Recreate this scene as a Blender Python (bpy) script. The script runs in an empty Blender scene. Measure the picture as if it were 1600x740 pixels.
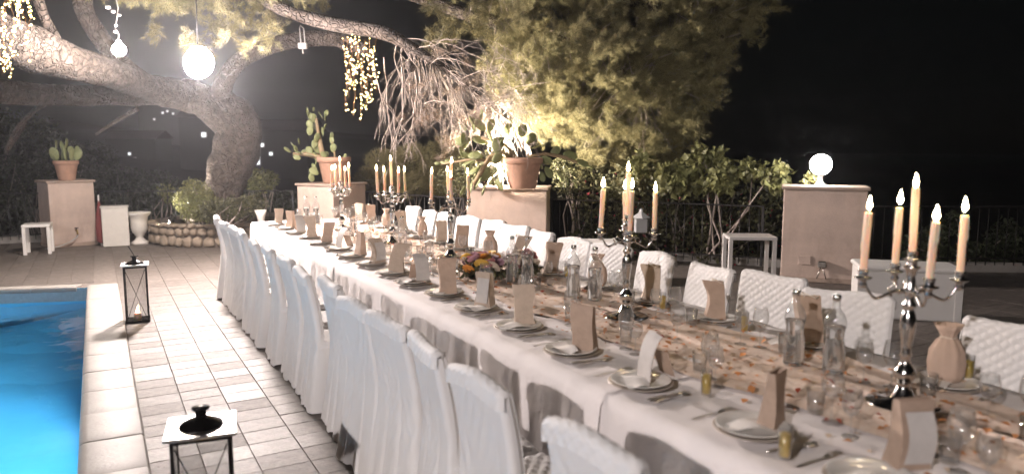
import bpy, bmesh, math, random
import numpy as np
from mathutils import Vector, Matrix, noise as mnoise

# ------------------------------------------------------------------ camera, sky, exposure
scene = bpy.context.scene
R = math.radians
HC = 1.85                                   # camera height
FPX, CX, CY = 1155.0, 800.0, 370.0          # focal length in pixels of the 1600 px wide photograph
PITCH = math.atan(142.0 / FPX)
YAW = R(29.2987)                            # the table runs along +Y, the camera looks to the right of it
cam_d = bpy.data.cameras.new('camera')
cam = bpy.data.objects.new('camera', cam_d)
scene.collection.objects.link(cam)
cam.location = (0, 0, HC)
cam.rotation_euler = (math.pi / 2 - PITCH, 0, -YAW)
cam_d.sensor_width = 36
cam_d.lens = FPX / 1600 * 36
cam_d.clip_start = 0.05
cam_d.clip_end = 2000
cam_d.dof.use_dof = True
cam_d.dof.focus_distance = 7.0
cam_d.dof.aperture_fstop = 1.4
scene.camera = cam

world = bpy.data.worlds.new('World')
scene.world = world
world.use_nodes = True
wn = world.node_tree
sky = wn.nodes.new('ShaderNodeTexSky')
sky.sky_type = 'NISHITA'
sky.sun_disc = False
sky.sun_elevation = R(15)
sky.sun_rotation = R(120)
wn.links.new(sky.outputs[0], wn.nodes['Background'].inputs[0])
wn.nodes['Background'].inputs[1].default_value = 0.00012   # night

moon_d = bpy.data.lights.new('moon', 'SUN')
moon_d.energy = 0.006
moon_d.angle = R(0.5)
moon_d.color = (0.8, 0.88, 1.0)
moon = bpy.data.objects.new('moon', moon_d)
scene.collection.objects.link(moon)
moon.rotation_euler = (R(50), 0, R(120))

vs = scene.view_settings
vs.view_transform = 'Standard'
vs.look = 'None'
vs.exposure = 1.0
vs.gamma = 1.0
cy = scene.cycles
cy.use_denoising = True
cy.use_adaptive_sampling = True
cy.adaptive_threshold = 0.03
cy.max_bounces = 6
cy.diffuse_bounces = 2
cy.glossy_bounces = 4
cy.transmission_bounces = 7
cy.transparent_max_bounces = 16
cy.volume_bounces = 0
cy.sample_clamp_indirect = 4.0
cy.blur_glossy = 0.8
cy.caustics_reflective = False

FLOOD = 900.0       # flood lamp in the pine
GLOBE = 90.0        # globe lamps on pillars
POOL = 2300.0        # lamp under the water
FLAME = 65.0
YARD = 3400.0
HAZE = 0.0013  # density of the haze added for the glow round the lamps

rng = random.Random(7)
nr = np.random.default_rng(11)
COL = scene.collection

# ------------------------------------------------------------------ view helpers: a photo point at a real distance
_fw = Vector((math.sin(YAW) * math.cos(PITCH), math.cos(YAW) * math.cos(PITCH), -math.sin(PITCH)))
_rt = Vector((math.cos(YAW), -math.sin(YAW), 0))
_up = _rt.cross(_fw)
def at(px, py, t):
    return Vector((0, 0, HC)) + (_rt * ((px - CX) / FPX) - _up * ((py - CY) / FPX) + _fw) * t
def atz(px, py, z=0.0):
    d = _rt * ((px - CX) / FPX) - _up * ((py - CY) / FPX) + _fw
    return Vector((0, 0, HC)) + d * ((z - HC) / d.z)
def proj(p):
    q = Vector(p) - Vector((0, 0, HC))
    z = q.dot(_fw)
    return CX + FPX * q.dot(_rt) / z, CY - FPX * q.dot(_up) / z, z

# ------------------------------------------------------------------ materials
def M(name, col, rough=0.6, metal=0.0, var=0.0, scale=8.0, col2=None, bump=0.0, bscale=60.0, spec=0.5,
      trans=0.0, sss=0.0, island=0.0, emit=None, emit_s=0.0, coat=0.0, rvar=0.0, sheen=0.0, wave=None):
    m = bpy.data.materials.new(name)
    m.use_nodes = True
    nt = m.node_tree
    b = nt.nodes['Principled BSDF']
    b.inputs['Roughness'].default_value = rough
    b.inputs['Metallic'].default_value = metal
    b.inputs['Specular IOR Level'].default_value = spec
    b.inputs['Base Color'].default_value = (*col, 1)
    if coat: b.inputs['Coat Weight'].default_value = coat
    if sheen: b.inputs['Sheen Weight'].default_value = sheen
    if sss:
        b.inputs['Subsurface Weight'].default_value = 1.0
        b.inputs['Subsurface Radius'].default_value = (1.0, 0.6, 0.35)
        b.inputs['Subsurface Scale'].default_value = sss
    if emit:
        b.inputs['Emission Color'].default_value = (*emit, 1)
        b.inputs['Emission Strength'].default_value = emit_s
    tc = nt.nodes.new('ShaderNodeTexCoord')
    last = None
    if var > 0 or col2:
        n = nt.nodes.new('ShaderNodeTexNoise')
        n.inputs['Scale'].default_value = scale
        n.inputs['Detail'].default_value = 6
        n.inputs['Roughness'].default_value = 0.65
        nt.links.new(tc.outputs['Object'], n.inputs['Vector'])
        cr = nt.nodes.new('ShaderNodeValToRGB')
        cr.color_ramp.elements[0].position = 0.32
        cr.color_ramp.elements[1].position = 0.68
        c2 = col2 or tuple(c * (1 - var) for c in col)
        cr.color_ramp.elements[0].color = (*c2, 1)
        cr.color_ramp.elements[1].color = (*col, 1)
        nt.links.new(n.outputs['Fac'], cr.inputs['Fac'])
        last = cr.outputs['Color']
        if rvar:
            mr = nt.nodes.new('ShaderNodeMapRange')
            mr.inputs['To Min'].default_value = max(0.02, rough - rvar)
            mr.inputs['To Max'].default_value = min(1, rough + rvar)
            nt.links.new(n.outputs['Fac'], mr.inputs['Value'])
            nt.links.new(mr.outputs[0], b.inputs['Roughness'])
    if island:
        g = nt.nodes.new('ShaderNodeNewGeometry')
        hsv = nt.nodes.new('ShaderNodeHueSaturation')
        mr = nt.nodes.new('ShaderNodeMapRange')
        mr.inputs['To Min'].default_value = 1 - island
        mr.inputs['To Max'].default_value = 1 + island
        nt.links.new(g.outputs['Random Per Island'], mr.inputs['Value'])
        nt.links.new(mr.outputs[0], hsv.inputs['Value'])
        if last: nt.links.new(last, hsv.inputs['Color'])
        else: hsv.inputs['Color'].default_value = (*col, 1)
        last = hsv.outputs['Color']
    if last: nt.links.new(last, b.inputs['Base Color'])
    if bump:
        n2 = nt.nodes.new('ShaderNodeTexNoise')
        n2.inputs['Scale'].default_value = bscale
        n2.inputs['Detail'].default_value = 5
        nt.links.new(tc.outputs['Object'], n2.inputs['Vector'])
        bp = nt.nodes.new('ShaderNodeBump')
        bp.inputs['Strength'].default_value = bump
        bp.inputs['Distance'].default_value = 0.02
        nt.links.new(n2.outputs['Fac'], bp.inputs['Height'])
        nt.links.new(bp.outputs[0], b.inputs['Normal'])
    if trans:
        t = nt.nodes.new('ShaderNodeBsdfTranslucent')
        t.inputs[0].default_value = (*col, 1)
        if last: nt.links.new(last, t.inputs[0])
        mx = nt.nodes.new('ShaderNodeMixShader')
        mx.inputs[0].default_value = trans
        nt.links.new(b.outputs[0], mx.inputs[1])
        nt.links.new(t.outputs[0], mx.inputs[2])
        nt.links.new(mx.outputs[0], nt.nodes['Material Output'].inputs['Surface'])
    return m

def emitter(name, col, s):
    m = bpy.data.materials.new(name)
    m.use_nodes = True
    nt = m.node_tree
    nt.nodes.remove(nt.nodes['Principled BSDF'])
    e = nt.nodes.new('ShaderNodeEmission')
    e.inputs[0].default_value = (*col, 1)
    e.inputs[1].default_value = s
    nt.links.new(e.outputs[0], nt.nodes['Material Output'].inputs['Surface'])
    return m

def thin_glass(name, tint=(0.96, 0.97, 0.97), gl=0.06, rough=0.02, milk=0.0):
    m = bpy.data.materials.new(name)
    m.use_nodes = True
    nt = m.node_tree
    nt.nodes.remove(nt.nodes['Principled BSDF'])
    tr = nt.nodes.new('ShaderNodeBsdfTransparent'); tr.inputs[0].default_value = (*tint, 1)
    g = nt.nodes.new('ShaderNodeBsdfGlossy'); g.inputs['Roughness'].default_value = rough
    fc = nt.nodes.new('ShaderNodeLayerWeight'); fc.inputs[0].default_value = 0.5
    lw = nt.nodes.new('ShaderNodeMath'); lw.operation = 'POWER'; lw.inputs[1].default_value = 2.6
    nt.links.new(fc.outputs['Facing'], lw.inputs[0])
    mr = nt.nodes.new('ShaderNodeMapRange'); mr.inputs['To Min'].default_value = gl; mr.inputs['To Max'].default_value = 0.85
    mx = nt.nodes.new('ShaderNodeMixShader')
    nt.links.new(lw.outputs[0], mr.inputs['Value'])
    nt.links.new(mr.outputs[0], mx.inputs[0])
    nt.links.new(tr.outputs[0], mx.inputs[1]); nt.links.new(g.outputs[0], mx.inputs[2])
    out = mx.outputs[0]
    if milk:
        df = nt.nodes.new('ShaderNodeBsdfDiffuse'); df.inputs[0].default_value = (.9, .9, .9, 1)
        m2 = nt.nodes.new('ShaderNodeMixShader'); m2.inputs[0].default_value = milk
        nt.links.new(out, m2.inputs[1]); nt.links.new(df.outputs[0], m2.inputs[2]); out = m2.outputs[0]
    nt.links.new(out, nt.nodes['Material Output'].inputs['Surface'])
    return m

def refr_glass(name, col=(0.97, 0.98, 0.98), ior=1.4, rough=0.0, bump=0.0, bscale=3.0):
    m = bpy.data.materials.new(name)
    m.use_nodes = True
    nt = m.node_tree
    nt.nodes.remove(nt.nodes['Principled BSDF'])
    g = nt.nodes.new('ShaderNodeBsdfGlass')
    g.inputs['Color'].default_value = (*col, 1)
    g.inputs['IOR'].default_value = ior
    g.inputs['Roughness'].default_value = rough
    if bump:
        tc = nt.nodes.new('ShaderNodeTexCoord')
        n = nt.nodes.new('ShaderNodeTexNoise'); n.inputs['Scale'].default_value = bscale; n.inputs['Detail'].default_value = 2
        nt.links.new(tc.outputs['Object'], n.inputs['Vector'])
        bp = nt.nodes.new('ShaderNodeBump'); bp.inputs['Strength'].default_value = bump; bp.inputs['Distance'].default_value = 0.05
        nt.links.new(n.outputs['Fac'], bp.inputs['Height']); nt.links.new(bp.outputs[0], g.inputs['Normal'])
    nt.links.new(g.outputs[0], nt.nodes['Material Output'].inputs['Surface'])
    return m

def tile_material():
    """glazed stone tile: each tile its own tone and gloss, embossed grain"""
    m = M('terrace_tile', (0.185, 0.158, 0.140), 0.45, var=0.42, scale=13, island=0.06)
    nt = m.node_tree
    b = nt.nodes['Principled BSDF']
    g = nt.nodes.new('ShaderNodeNewGeometry')
    oi = nt.nodes.new('ShaderNodeObjectInfo')
    ad = nt.nodes.new('ShaderNodeMath'); ad.operation = 'ADD'
    fr = nt.nodes.new('ShaderNodeMath'); fr.operation = 'FRACT'
    nt.links.new(g.outputs['Random Per Island'], ad.inputs[0]); nt.links.new(oi.outputs['Random'], ad.inputs[1])
    nt.links.new(ad.outputs[0], fr.inputs[0])
    mr = nt.nodes.new('ShaderNodeMapRange'); mr.inputs['To Min'].default_value = 0.50; mr.inputs['To Max'].default_value = 0.66
    nt.links.new(fr.outputs[0], mr.inputs['Value']); nt.links.new(mr.outputs[0], b.inputs['Roughness'])
    for n in nt.nodes:                       # alike tiles share a mesh: tone from the object as well
        if n.type == 'HUE_SAT':
            mv = [x for x in nt.nodes if x.type == 'MAP_RANGE' and x.outputs[0].links and x.outputs[0].links[0].to_node == n][0]
            nt.links.new(fr.outputs[0], mv.inputs['Value'])
    geo = nt.nodes.new('ShaderNodeNewGeometry')
    mp = nt.nodes.new('ShaderNodeMapping'); mp.inputs['Scale'].default_value = (26, 60, 26)
    nt.links.new(geo.outputs['Position'], mp.inputs['Vector'])
    w = nt.nodes.new('ShaderNodeTexNoise'); w.inputs['Scale'].default_value = 1.0; w.inputs['Detail'].default_value = 4
    w.inputs['Distortion'].default_value = 1.2
    nt.links.new(mp.outputs[0], w.inputs['Vector'])
    bp = nt.nodes.new('ShaderNodeBump'); bp.inputs['Strength'].default_value = 0.8; bp.inputs['Distance'].default_value = 0.008
    nt.links.new(w.outputs['Fac'], bp.inputs['Height']); nt.links.new(bp.outputs[0], b.inputs['Normal'])
    return m

MT = {}
MT['tile'] = tile_material()
MT['grout'] = M('grout', (0.20, 0.17, 0.15), 0.9, var=0.4, scale=12)
MT['coping'] = M('coping_stone', (0.33, 0.305, 0.28), 0.6, var=0.16, scale=7, bump=0.15, bscale=40)
MT['plaster'] = M('peach_plaster', (0.60, 0.47, 0.40), 0.85, var=0.26, scale=2.6, bump=0.3, bscale=60)
def streaks(m, dark):
    nt = m.node_tree; b = nt.nodes['Principled BSDF']
    src = b.inputs['Base Color'].links[0].from_socket
    tc = nt.nodes.new('ShaderNodeTexCoord'); mp = nt.nodes.new('ShaderNodeMapping'); mp.inputs['Scale'].default_value = (3.5, 3.5, 1.6)
    n = nt.nodes.new('ShaderNodeTexNoise'); n.inputs['Scale'].default_value = 1.0; n.inputs['Detail'].default_value = 8; n.inputs['Roughness'].default_value = .7
    cr = nt.nodes.new('ShaderNodeValToRGB'); cr.color_ramp.elements[0].position = .50; cr.color_ramp.elements[1].position = .78
    mx = nt.nodes.new('ShaderNodeMixRGB'); mx.blend_type = 'MULTIPLY'; mx.inputs[2].default_value = (*dark, 1)
    nt.links.new(tc.outputs['Object'], mp.inputs[0]); nt.links.new(mp.outputs[0], n.inputs['Vector']); nt.links.new(n.outputs['Fac'], cr.inputs[0])
    nt.links.new(cr.outputs[0], mx.inputs[0]); nt.links.new(src, mx.inputs[1]); nt.links.new(mx.outputs[0], b.inputs['Base Color'])
streaks(MT['plaster'], (.80, .76, .73))
MT['cap'] = M('pillar_cap', (0.42, 0.32, 0.26), 0.8, var=0.2, scale=9, bump=0.2)
MT['pool'] = M('pool_lining', (0.09, 0.46, 0.74), 0.4, var=0.12, scale=2)
MT['water'] = refr_glass('pool_water', (0.80, 0.94, 1.0), 1.33, 0.0, bump=0.32, bscale=2.2)
MT['cloth'] = M('white_cloth', (0.83, 0.775, 0.76), 0.85, var=0.05, scale=3, bump=0.25, bscale=14, sheen=0.1)
MT['cover'] = M('slip_cover', (0.80, 0.78, 0.77), 0.8, var=0.05, scale=5, bump=0.18, bscale=15)
MT['runner'] = M('peach_runner', (0.80, 0.67, 0.57), 0.9, col2=(0.70, 0.53, 0.42), scale=26, bump=0.3, bscale=30)
MT['kraft'] = M('kraft_paper', (0.47, 0.345, 0.265), 0.75, var=0.2, scale=14, bump=0.15, bscale=60)
MT['kraft_pale'] = M('kraft_pale', (0.54, 0.43, 0.34), 0.75, var=0.2, scale=14, bump=0.2, bscale=60)
MT['pale_paper'] = M('pale_paper', (0.58, 0.54, 0.51), 0.7, var=0.15, scale=14, bump=0.15, bscale=50)
MT['cord'] = M('cord', (0.75, 0.66, 0.55), 0.8)
MT['pouch'] = M('linen_pouch', (0.58, 0.43, 0.34), 0.85, var=0.15, scale=12, bump=0.2, bscale=200)
MT['silver'] = M('silver', (0.72, 0.70, 0.67), 0.16, 1.0, var=0.25, scale=30, rvar=0.08)
MT['flatware'] = M('flatware', (0.75, 0.72, 0.69), 0.32, 1.0, var=0.15, scale=30)
MT['charger'] = M('charger', (0.62, 0.54, 0.47), 0.35, 0.25, var=0.1, scale=20)
MT['wax'] = M('candle_wax', (0.86, 0.62, 0.46), 0.5, sss=0.012)
MT['wick'] = M('wick', (0.02, 0.02, 0.02), 0.9)
MT['flame'] = emitter('flame', (1.0, 0.74, 0.42), FLAME)
MT['glass'] = thin_glass('drinking_glass', (0.985, 0.99, 0.99), 0.10, 0.07, 0.015)
MT['pane'] = thin_glass('lantern_pane', (0.9, 0.9, 0.9), 0.05)
MT['bottle'] = thin_glass('water_bottle', (0.97, 0.98, 0.98), 0.10, 0.09, 0.06)
MT['drink'] = refr_glass('drinking_water', (0.99, 0.995, 1.0), 1.33)
MT['liqueur'] = M('liqueur', (0.95, 0.74, 0.10), 0.3, trans=0.6)
MT['porcelain'] = M('porcelain', (0.78, 0.75, 0.71), 0.18, coat=0.4)
MT['napkin'] = M('napkin', (0.80, 0.76, 0.72), 0.85, bump=0.2, bscale=40)
MT['iron'] = M('black_iron', (0.035, 0.032, 0.032), 0.45, 0.6, var=0.3, scale=30)
MT['lantern'] = M('lantern_metal', (0.035, 0.03, 0.03), 0.22, 0.9, var=0.3, scale=20)
MT['plate_metal'] = M('lantern_top', (0.62, 0.60, 0.58), 0.38, 1.0, var=0.15, scale=12)
MT['wplastic'] = M('white_plastic', (0.76, 0.73, 0.70), 0.45, var=0.06, scale=6)
MT['terracotta'] = M('terracotta', (0.45, 0.26, 0.18), 0.8, var=0.25, scale=9, bump=0.15, bscale=80)
MT['soil'] = M('soil', (0.05, 0.035, 0.025), 0.95, var=0.4, scale=40, bump=0.6)
MT['cactus'] = M('cactus_pad', (0.26, 0.27, 0.12), 0.55, col2=(0.17, 0.20, 0.08), scale=9, bump=0.2, bscale=120)
MT['cactus_old'] = M('cactus_stem', (0.36, 0.26, 0.15), 0.8, var=0.3, scale=14, bump=0.4)
MT['bark'] = M('pine_bark', (0.125, 0.096, 0.08), 0.9, col2=(0.045, 0.034, 0.028), scale=9, bump=1.0, bscale=16)
def cracks(m):
    nt = m.node_tree; b = nt.nodes['Principled BSDF']
    tc = nt.nodes.new('ShaderNodeTexCoord')
    v = nt.nodes.new('ShaderNodeTexVoronoi'); v.feature = 'DISTANCE_TO_EDGE'; v.inputs['Scale'].default_value = 9
    nz = nt.nodes.new('ShaderNodeTexNoise'); nz.inputs['Scale'].default_value = 5
    ad = nt.nodes.new('ShaderNodeVectorMath'); ad.operation = 'MULTIPLY_ADD'; ad.inputs[1].default_value = (.35, .35, .35)
    nt.links.new(tc.outputs['Object'], nz.inputs['Vector']); nt.links.new(nz.outputs['Color'], ad.inputs[0]); nt.links.new(tc.outputs['Object'], ad.inputs[2])
    nt.links.new(ad.outputs[0], v.inputs['Vector'])
    mr = nt.nodes.new('ShaderNodeMapRange'); mr.inputs['From Max'].default_value = .12
    nt.links.new(v.outputs['Distance'], mr.inputs['Value'])
    bp = nt.nodes.new('ShaderNodeBump'); bp.inputs['Strength'].default_value = 1.0; bp.inputs['Distance'].default_value = .04
    nt.links.new(mr.outputs[0], bp.inputs['Height'])
    old = b.inputs['Normal'].links[0].from_socket
    nt.links.new(old, bp.inputs['Normal']); nt.links.new(bp.outputs[0], b.inputs['Normal'])
cracks(MT['bark'])
MT['twig'] = M('dry_twig', (0.42, 0.35, 0.31), 0.9, var=0.3, scale=10)
MT['needle'] = M('pine_needle', (0.34, 0.30, 0.16), 0.6, col2=(0.23, 0.205, 0.10), scale=1.3, island=0.45, trans=0.38)
MT['needle_dry'] = M('dry_needle', (0.28, 0.21, 0.16), 0.7, island=0.4, trans=0.2)
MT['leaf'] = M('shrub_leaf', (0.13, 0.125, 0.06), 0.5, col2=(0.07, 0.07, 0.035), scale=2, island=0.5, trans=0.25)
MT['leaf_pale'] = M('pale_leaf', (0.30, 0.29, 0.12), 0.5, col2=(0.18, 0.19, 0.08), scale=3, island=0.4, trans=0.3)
MT['leaf_dark'] = M('dark_leaf', (0.05, 0.06, 0.03), 0.6, island=0.5, trans=0.15)
MT['blossom'] = M('blossom', (0.45, 0.06, 0.10), 0.6, island=0.3, trans=0.3)
MT['stone'] = M('field_stone', (0.42, 0.34, 0.26), 0.9, col2=(0.28, 0.22, 0.17), scale=9, bump=0.6, bscale=30)
MT['mortar'] = M('mortar', (0.22, 0.18, 0.15), 0.95, var=0.3, scale=20, bump=0.5)
MT['urn'] = M('white_urn', (0.70, 0.66, 0.61), 0.7, var=0.1, scale=8)
MT['earth'] = M('dark_earth', (0.05, 0.045, 0.035), 0.95, var=0.5, scale=0.2)
MT['housewall'] = M('house_wall', (0.10, 0.095, 0.09), 0.9, var=0.1)
MT['rooftile'] = M('house_roof', (0.05, 0.03, 0.025), 0.9, var=0.3)
MT['litwindow'] = emitter('lit_window', (0.92, 0.97, 1.0), 1.1)
MT['flood'] = emitter('flood_lamp', (1.0, 0.865, 0.81), FLOOD)
MT['bulb'] = emitter('warm_bulb', (1.0, 0.88, 0.80), 1150)
MT['globe'] = emitter('globe_glass', (1.0, 0.93, 0.86), 45.0)
MT['uplight'] = emitter('uplight_glass', (1.0, 0.90, 0.78), 2500)
MT['uplight_strong'] = emitter('strong_uplight_glass', (1.0, 0.88, 0.72), 19000)
MT['fairy'] = emitter('fairy_bulb', (1.0, 0.72, 0.28), 10.0)
for k_ in ('fairy', 'litwindow'): MT[k_].cycles.emission_sampling = 'NONE'   # tiny lamps: seen, too weak to light anything
MT['fairy_wire'] = M('copper_wire', (0.42, 0.22, 0.10), 0.4, 0.7)
MT['pool_lamp'] = emitter('pool_lamp_glass', (0.75, 0.92, 1.0), POOL)
MT['tealight'] = emitter('tealight_flame', (1.0, 0.62, 0.30), 80)
MT['redcloth'] = M('red_cloth', (0.22, 0.05, 0.05), 0.9)
MT['greybox'] = M('grey_plastic', (0.4, 0.4, 0.4), 0.5)
MT['brass'] = M('brass', (0.5, 0.36, 0.15), 0.35, 0.9)

# ------------------------------------------------------------------ mesh helpers
class MB:
    def __init__(s): s.v = []; s.f = []
    def add(s, v, f):
        o = len(s.v); s.v += [tuple(p) for p in v]; s.f += [tuple(i + o for i in q) for q in f]; return s
    def box(s, c, d, rz=0.0, taper=1.0):
        x, y, z = d[0] / 2, d[1] / 2, d[2] / 2
        ca, sa = math.cos(rz), math.sin(rz)
        vv = []
        for k, (sx, sy, sz) in enumerate([(-1,-1,-1),(1,-1,-1),(1,1,-1),(-1,1,-1),(-1,-1,1),(1,-1,1),(1,1,1),(-1,1,1)]):
            t = taper if sz > 0 else 1.0
            px, py = sx * x * t, sy * y * t
            vv.append((c[0] + px * ca - py * sa, c[1] + px * sa + py * ca, c[2] + sz * z))
        return s.add(vv, [(0,3,2,1),(4,5,6,7),(0,1,5,4),(1,2,6,5),(2,3,7,6),(3,0,4,7)])
    def cbox(s, c, d, b, rz=0.0):
        """box with chamfered top rim and edges"""
        x, y, z = d[0] / 2, d[1] / 2, d[2] / 2
        ca, sa = math.cos(rz), math.sin(rz)
        def ring(ix, iy, zz, cb):
            pts = [(-ix+cb,-iy),(ix-cb,-iy),(ix,-iy+cb),(ix,iy-cb),(ix-cb,iy),(-ix+cb,iy),(-ix,iy-cb),(-ix,-iy+cb)]
            return [(c[0]+p*ca-q*sa, c[1]+p*sa+q*ca, c[2]+zz) for p, q in pts]
        rs = ring(x-b,y-b,-z,b*.6) + ring(x,y,-z+b,b) + ring(x,y,z-b,b) + ring(x-b,y-b,z,b*.6)
        fs = [tuple(range(7,-1,-1)), tuple(range(24,32))]
        for k in range(3):
            for i in range(8):
                j = (i+1) % 8
                fs.append((k*8+i, k*8+j, k*8+8+j, k*8+8+i))
        return s.add(rs, fs)
    def lathe(s, prof, n=16, c=(0,0,0), cap=False, wob=None):
        o = []; fs = []
        for k, (r, z) in enumerate(prof):
            for i in range(n):
                a = 2 * math.pi * i / n
                rr = r * (wob(a, z) if wob else 1)
                o.append((c[0] + rr * math.cos(a), c[1] + rr * math.sin(a), c[2] + z))
        for k in range(len(prof) - 1):
            for i in range(n):
                j = (i + 1) % n
                fs.append((k*n+i, k*n+j, (k+1)*n+j, (k+1)*n+i))
        if cap:
            fs.append(tuple(range(n-1, -1, -1)))
            fs.append(tuple(range((len(prof)-1)*n, len(prof)*n)))
        return s.add(o, fs)
    def tube(s, pts, rad, n=8, cap=True, bumpy=0.0, seed=0):
        pts = [Vector(p) for p in pts]
        if not hasattr(rad, '__len__'): rad = [rad] * len(pts)
        o = []; fs = []; ref = None
        for k, p in enumerate(pts):
            d = (pts[min(k+1, len(pts)-1)] - pts[max(k-1, 0)])
            if d.length < 1e-9: d = Vector((0, 0, 1))
            d.normalize()
            if ref is None: ref = d.orthogonal().normalized()
            else:
                ref = ref - d * ref.dot(d)
                ref = ref.normalized() if ref.length > 1e-6 else d.orthogonal().normalized()
            b = d.cross(ref)
            for i in range(n):
                a = 2 * math.pi * i / n
                r = rad[k]
                if bumpy:
                    q = p + (ref * math.cos(a) + b * math.sin(a)) * r
                    r *= 1 + bumpy * mnoise.noise(q * 2.2 + Vector((seed, 0, 0))) + bumpy * .6 * mnoise.noise(q * 7)
                o.append(p + (ref * math.cos(a) + b * math.sin(a)) * r)
        for k in range(len(pts) - 1):
            for i in range(n):
                j = (i + 1) % n
                fs.append((k*n+i, k*n+j, (k+1)*n+j, (k+1)*n+i))
        if cap:
            fs.append(tuple(range(n-1, -1, -1)))
            fs.append(tuple(range((len(pts)-1)*n, len(pts)*n)))
        return s.add(o, fs)
    def grid(s, fn, nu, nv, wrap=False):
        o = []; fs = []
        for j in range(nv + 1):
            for i in range(nu + (0 if wrap else 1)):
                o.append(fn(i / nu, j / nv))
        w = nu if wrap else nu + 1
        for j in range(nv):
            for i in range(nu):
                k = (i + 1) % w
                fs.append((j*w+i, j*w+k, (j+1)*w+k, (j+1)*w+i))
        return s.add(o, fs)
    def ball(s, c, r, nu=10, nv=6, mat=None):
        c = Vector(c)
        rx, ry, rz = (r, r, r) if not hasattr(r, '__len__') else r
        def fn(u, v):
            a = 2 * math.pi * u; t = math.pi * (v * 0.996 + .002)
            p = Vector((rx*math.sin(t)*math.cos(a), ry*math.sin(t)*math.sin(a), -rz*math.cos(t)))
            return (mat @ p if mat else p) + c
        return s.grid(fn, nu, nv, wrap=True)
    def mesh(s, name, mat, smooth=True):
        me = bpy.data.meshes.new(name)
        me.from_pydata([tuple(p) for p in s.v], [], s.f)
        me.materials.append(mat)
        if smooth:
            me.polygons.foreach_set('use_smooth', [True] * len(me.polygons))
        me.update()
        return me
    def build(s, name, mat, parent=None, smooth=True, auto=None):
        me = s.mesh(name, mat, smooth)
        if auto is not None: sharp(me, auto)
        return ob(name, me, parent)

def sharp(me, ang=35):
    try: me.set_sharp_from_angle(angle=R(ang))
    except Exception: pass

def ob(name, data, parent=None, loc=None, rz=None):
    o = bpy.data.objects.new(name, data)
    COL.objects.link(o)
    if parent is not None: o.parent = parent
    if loc is not None: o.location = loc
    if rz is not None: o.rotation_euler = (0, 0, rz)
    return o

def tag(o, label=None, cat=None, group=None, kind=None):
    if label: o['label'] = label
    if cat: o['category'] = cat
    if group: o['group'] = group
    if kind: o['kind'] = kind
    return o

def thing(name, label, cat, loc=(0, 0, 0), rz=0.0, group=None):
    o = ob(name, None, None, loc, rz)
    o.empty_display_size = 0.1
    return tag(o, label, cat, group)

def np_mesh(name, V, F, mat, smooth=False):
    V = np.asarray(V, np.float32); F = np.asarray(F, np.int32)
    me = bpy.data.meshes.new(name)
    n, k = F.shape
    me.vertices.add(len(V)); me.vertices.foreach_set('co', V.ravel())
    me.loops.add(n * k); me.loops.foreach_set('vertex_index', F.ravel())
    me.polygons.add(n)
    me.polygons.foreach_set('loop_start', np.arange(0, n * k, k, dtype=np.int32))
    me.polygons.foreach_set('loop_total', np.full(n, k, np.int32))
    me.materials.append(mat)
    me.update(calc_edges=True)
    if smooth: me.polygons.foreach_set('use_smooth', np.ones(n, bool))
    return me

def nrm(a): return a / (np.linalg.norm(a, axis=-1, keepdims=True) + 1e-9)

def needles(P, D, per, L, w, spread):
    """needle blades: P tuft points, D tuft directions"""
    P = np.repeat(P, per, 0); D = np.repeat(D, per, 0)
    n = len(P)
    d = nrm(D + nr.normal(0, spread, (n, 3)))
    ln = (L * nr.uniform(.6, 1.15, n))[:, None]
    side = nrm(np.cross(d, nr.normal(0, 1, (n, 3)))) * w
    base = P + nr.normal(0, .012, (n, 3))
    V = np.stack([base - side, base + side, base + d * ln], 1).reshape(-1, 3)
    return V, np.arange(n * 3).reshape(-1, 3)

def leaves(P, size, aspect=.55, flat=.4, droop=0.0):
    n = len(P)
    d = nrm(nr.normal(0, 1, (n, 3)) + np.array([0, 0, -droop]))
    s = nrm(np.cross(d, nr.normal(0, 1, (n, 3))))
    nn = np.cross(d, s)
    ln = (size * nr.uniform(.6, 1.3, n))[:, None]
    a = P; t = P + d * ln; m = P + d * ln * .45 + nn * ln * .1
    l = m - s * ln * aspect * .5 + nn * ln * flat * .3; r = m + s * ln * aspect * .5 + nn * ln * flat * .3
    V = np.stack([a, l, t, r], 1).reshape(-1, 3)
    b = np.arange(n)[:, None] * 4
    F = np.concatenate([b + np.array([[0, 2, 1]]), b + np.array([[0, 3, 2]])])
    return V, F

def in_ellipsoids(E, n, shell=.45):
    """points in a union of ellipsoids (cx,cy,cz,rx,ry,rz), denser to the outside"""
    w = np.array([e[3] * e[4] * e[5] for e in E]) ** .75
    k = nr.choice(len(E), n, p=w / w.sum())
    E = np.array(E)[k]
    d = nrm(nr.normal(0, 1, (n, 3)))
    r = nr.uniform(shell ** 3, 1, n) ** (1 / 3)
    return E[:, :3] + d * r[:, None] * E[:, 3:6], d

ORD = ['first', 'second', 'third', 'fourth', 'fifth', 'sixth', 'seventh', 'eighth', 'ninth', 'tenth', 'eleventh', 'twelfth',
       'thirteenth', 'fourteenth', 'fifteenth', 'sixteenth', 'seventeenth', 'eighteenth', 'nineteenth', 'twentieth']

# ================================================================== SETTING
# ---- land and far hillside
def land():
    mb = MB()
    mb.box((0, 0, -3.3), (900, 900, 0.4))
    tag(mb.build('ground', MT['earth'], smooth=False), kind='structure')
    def fn(u, v):
        a = R(-42 + 75 * u)
        r = 34 + 130 * v
        z = -3.4 + 9.5 * v ** 0.8 * (0.45 + 0.55 * math.cos(a * 1.6 + .35)) + 1.3 * mnoise.noise(Vector((u * 9, v * 5, 1)))
        return (r * math.sin(a) + 2, r * math.cos(a), z)
    mb = MB().grid(fn, 60, 24)
    tag(mb.build('hill', MT['earth']), kind='structure')
land()

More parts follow.
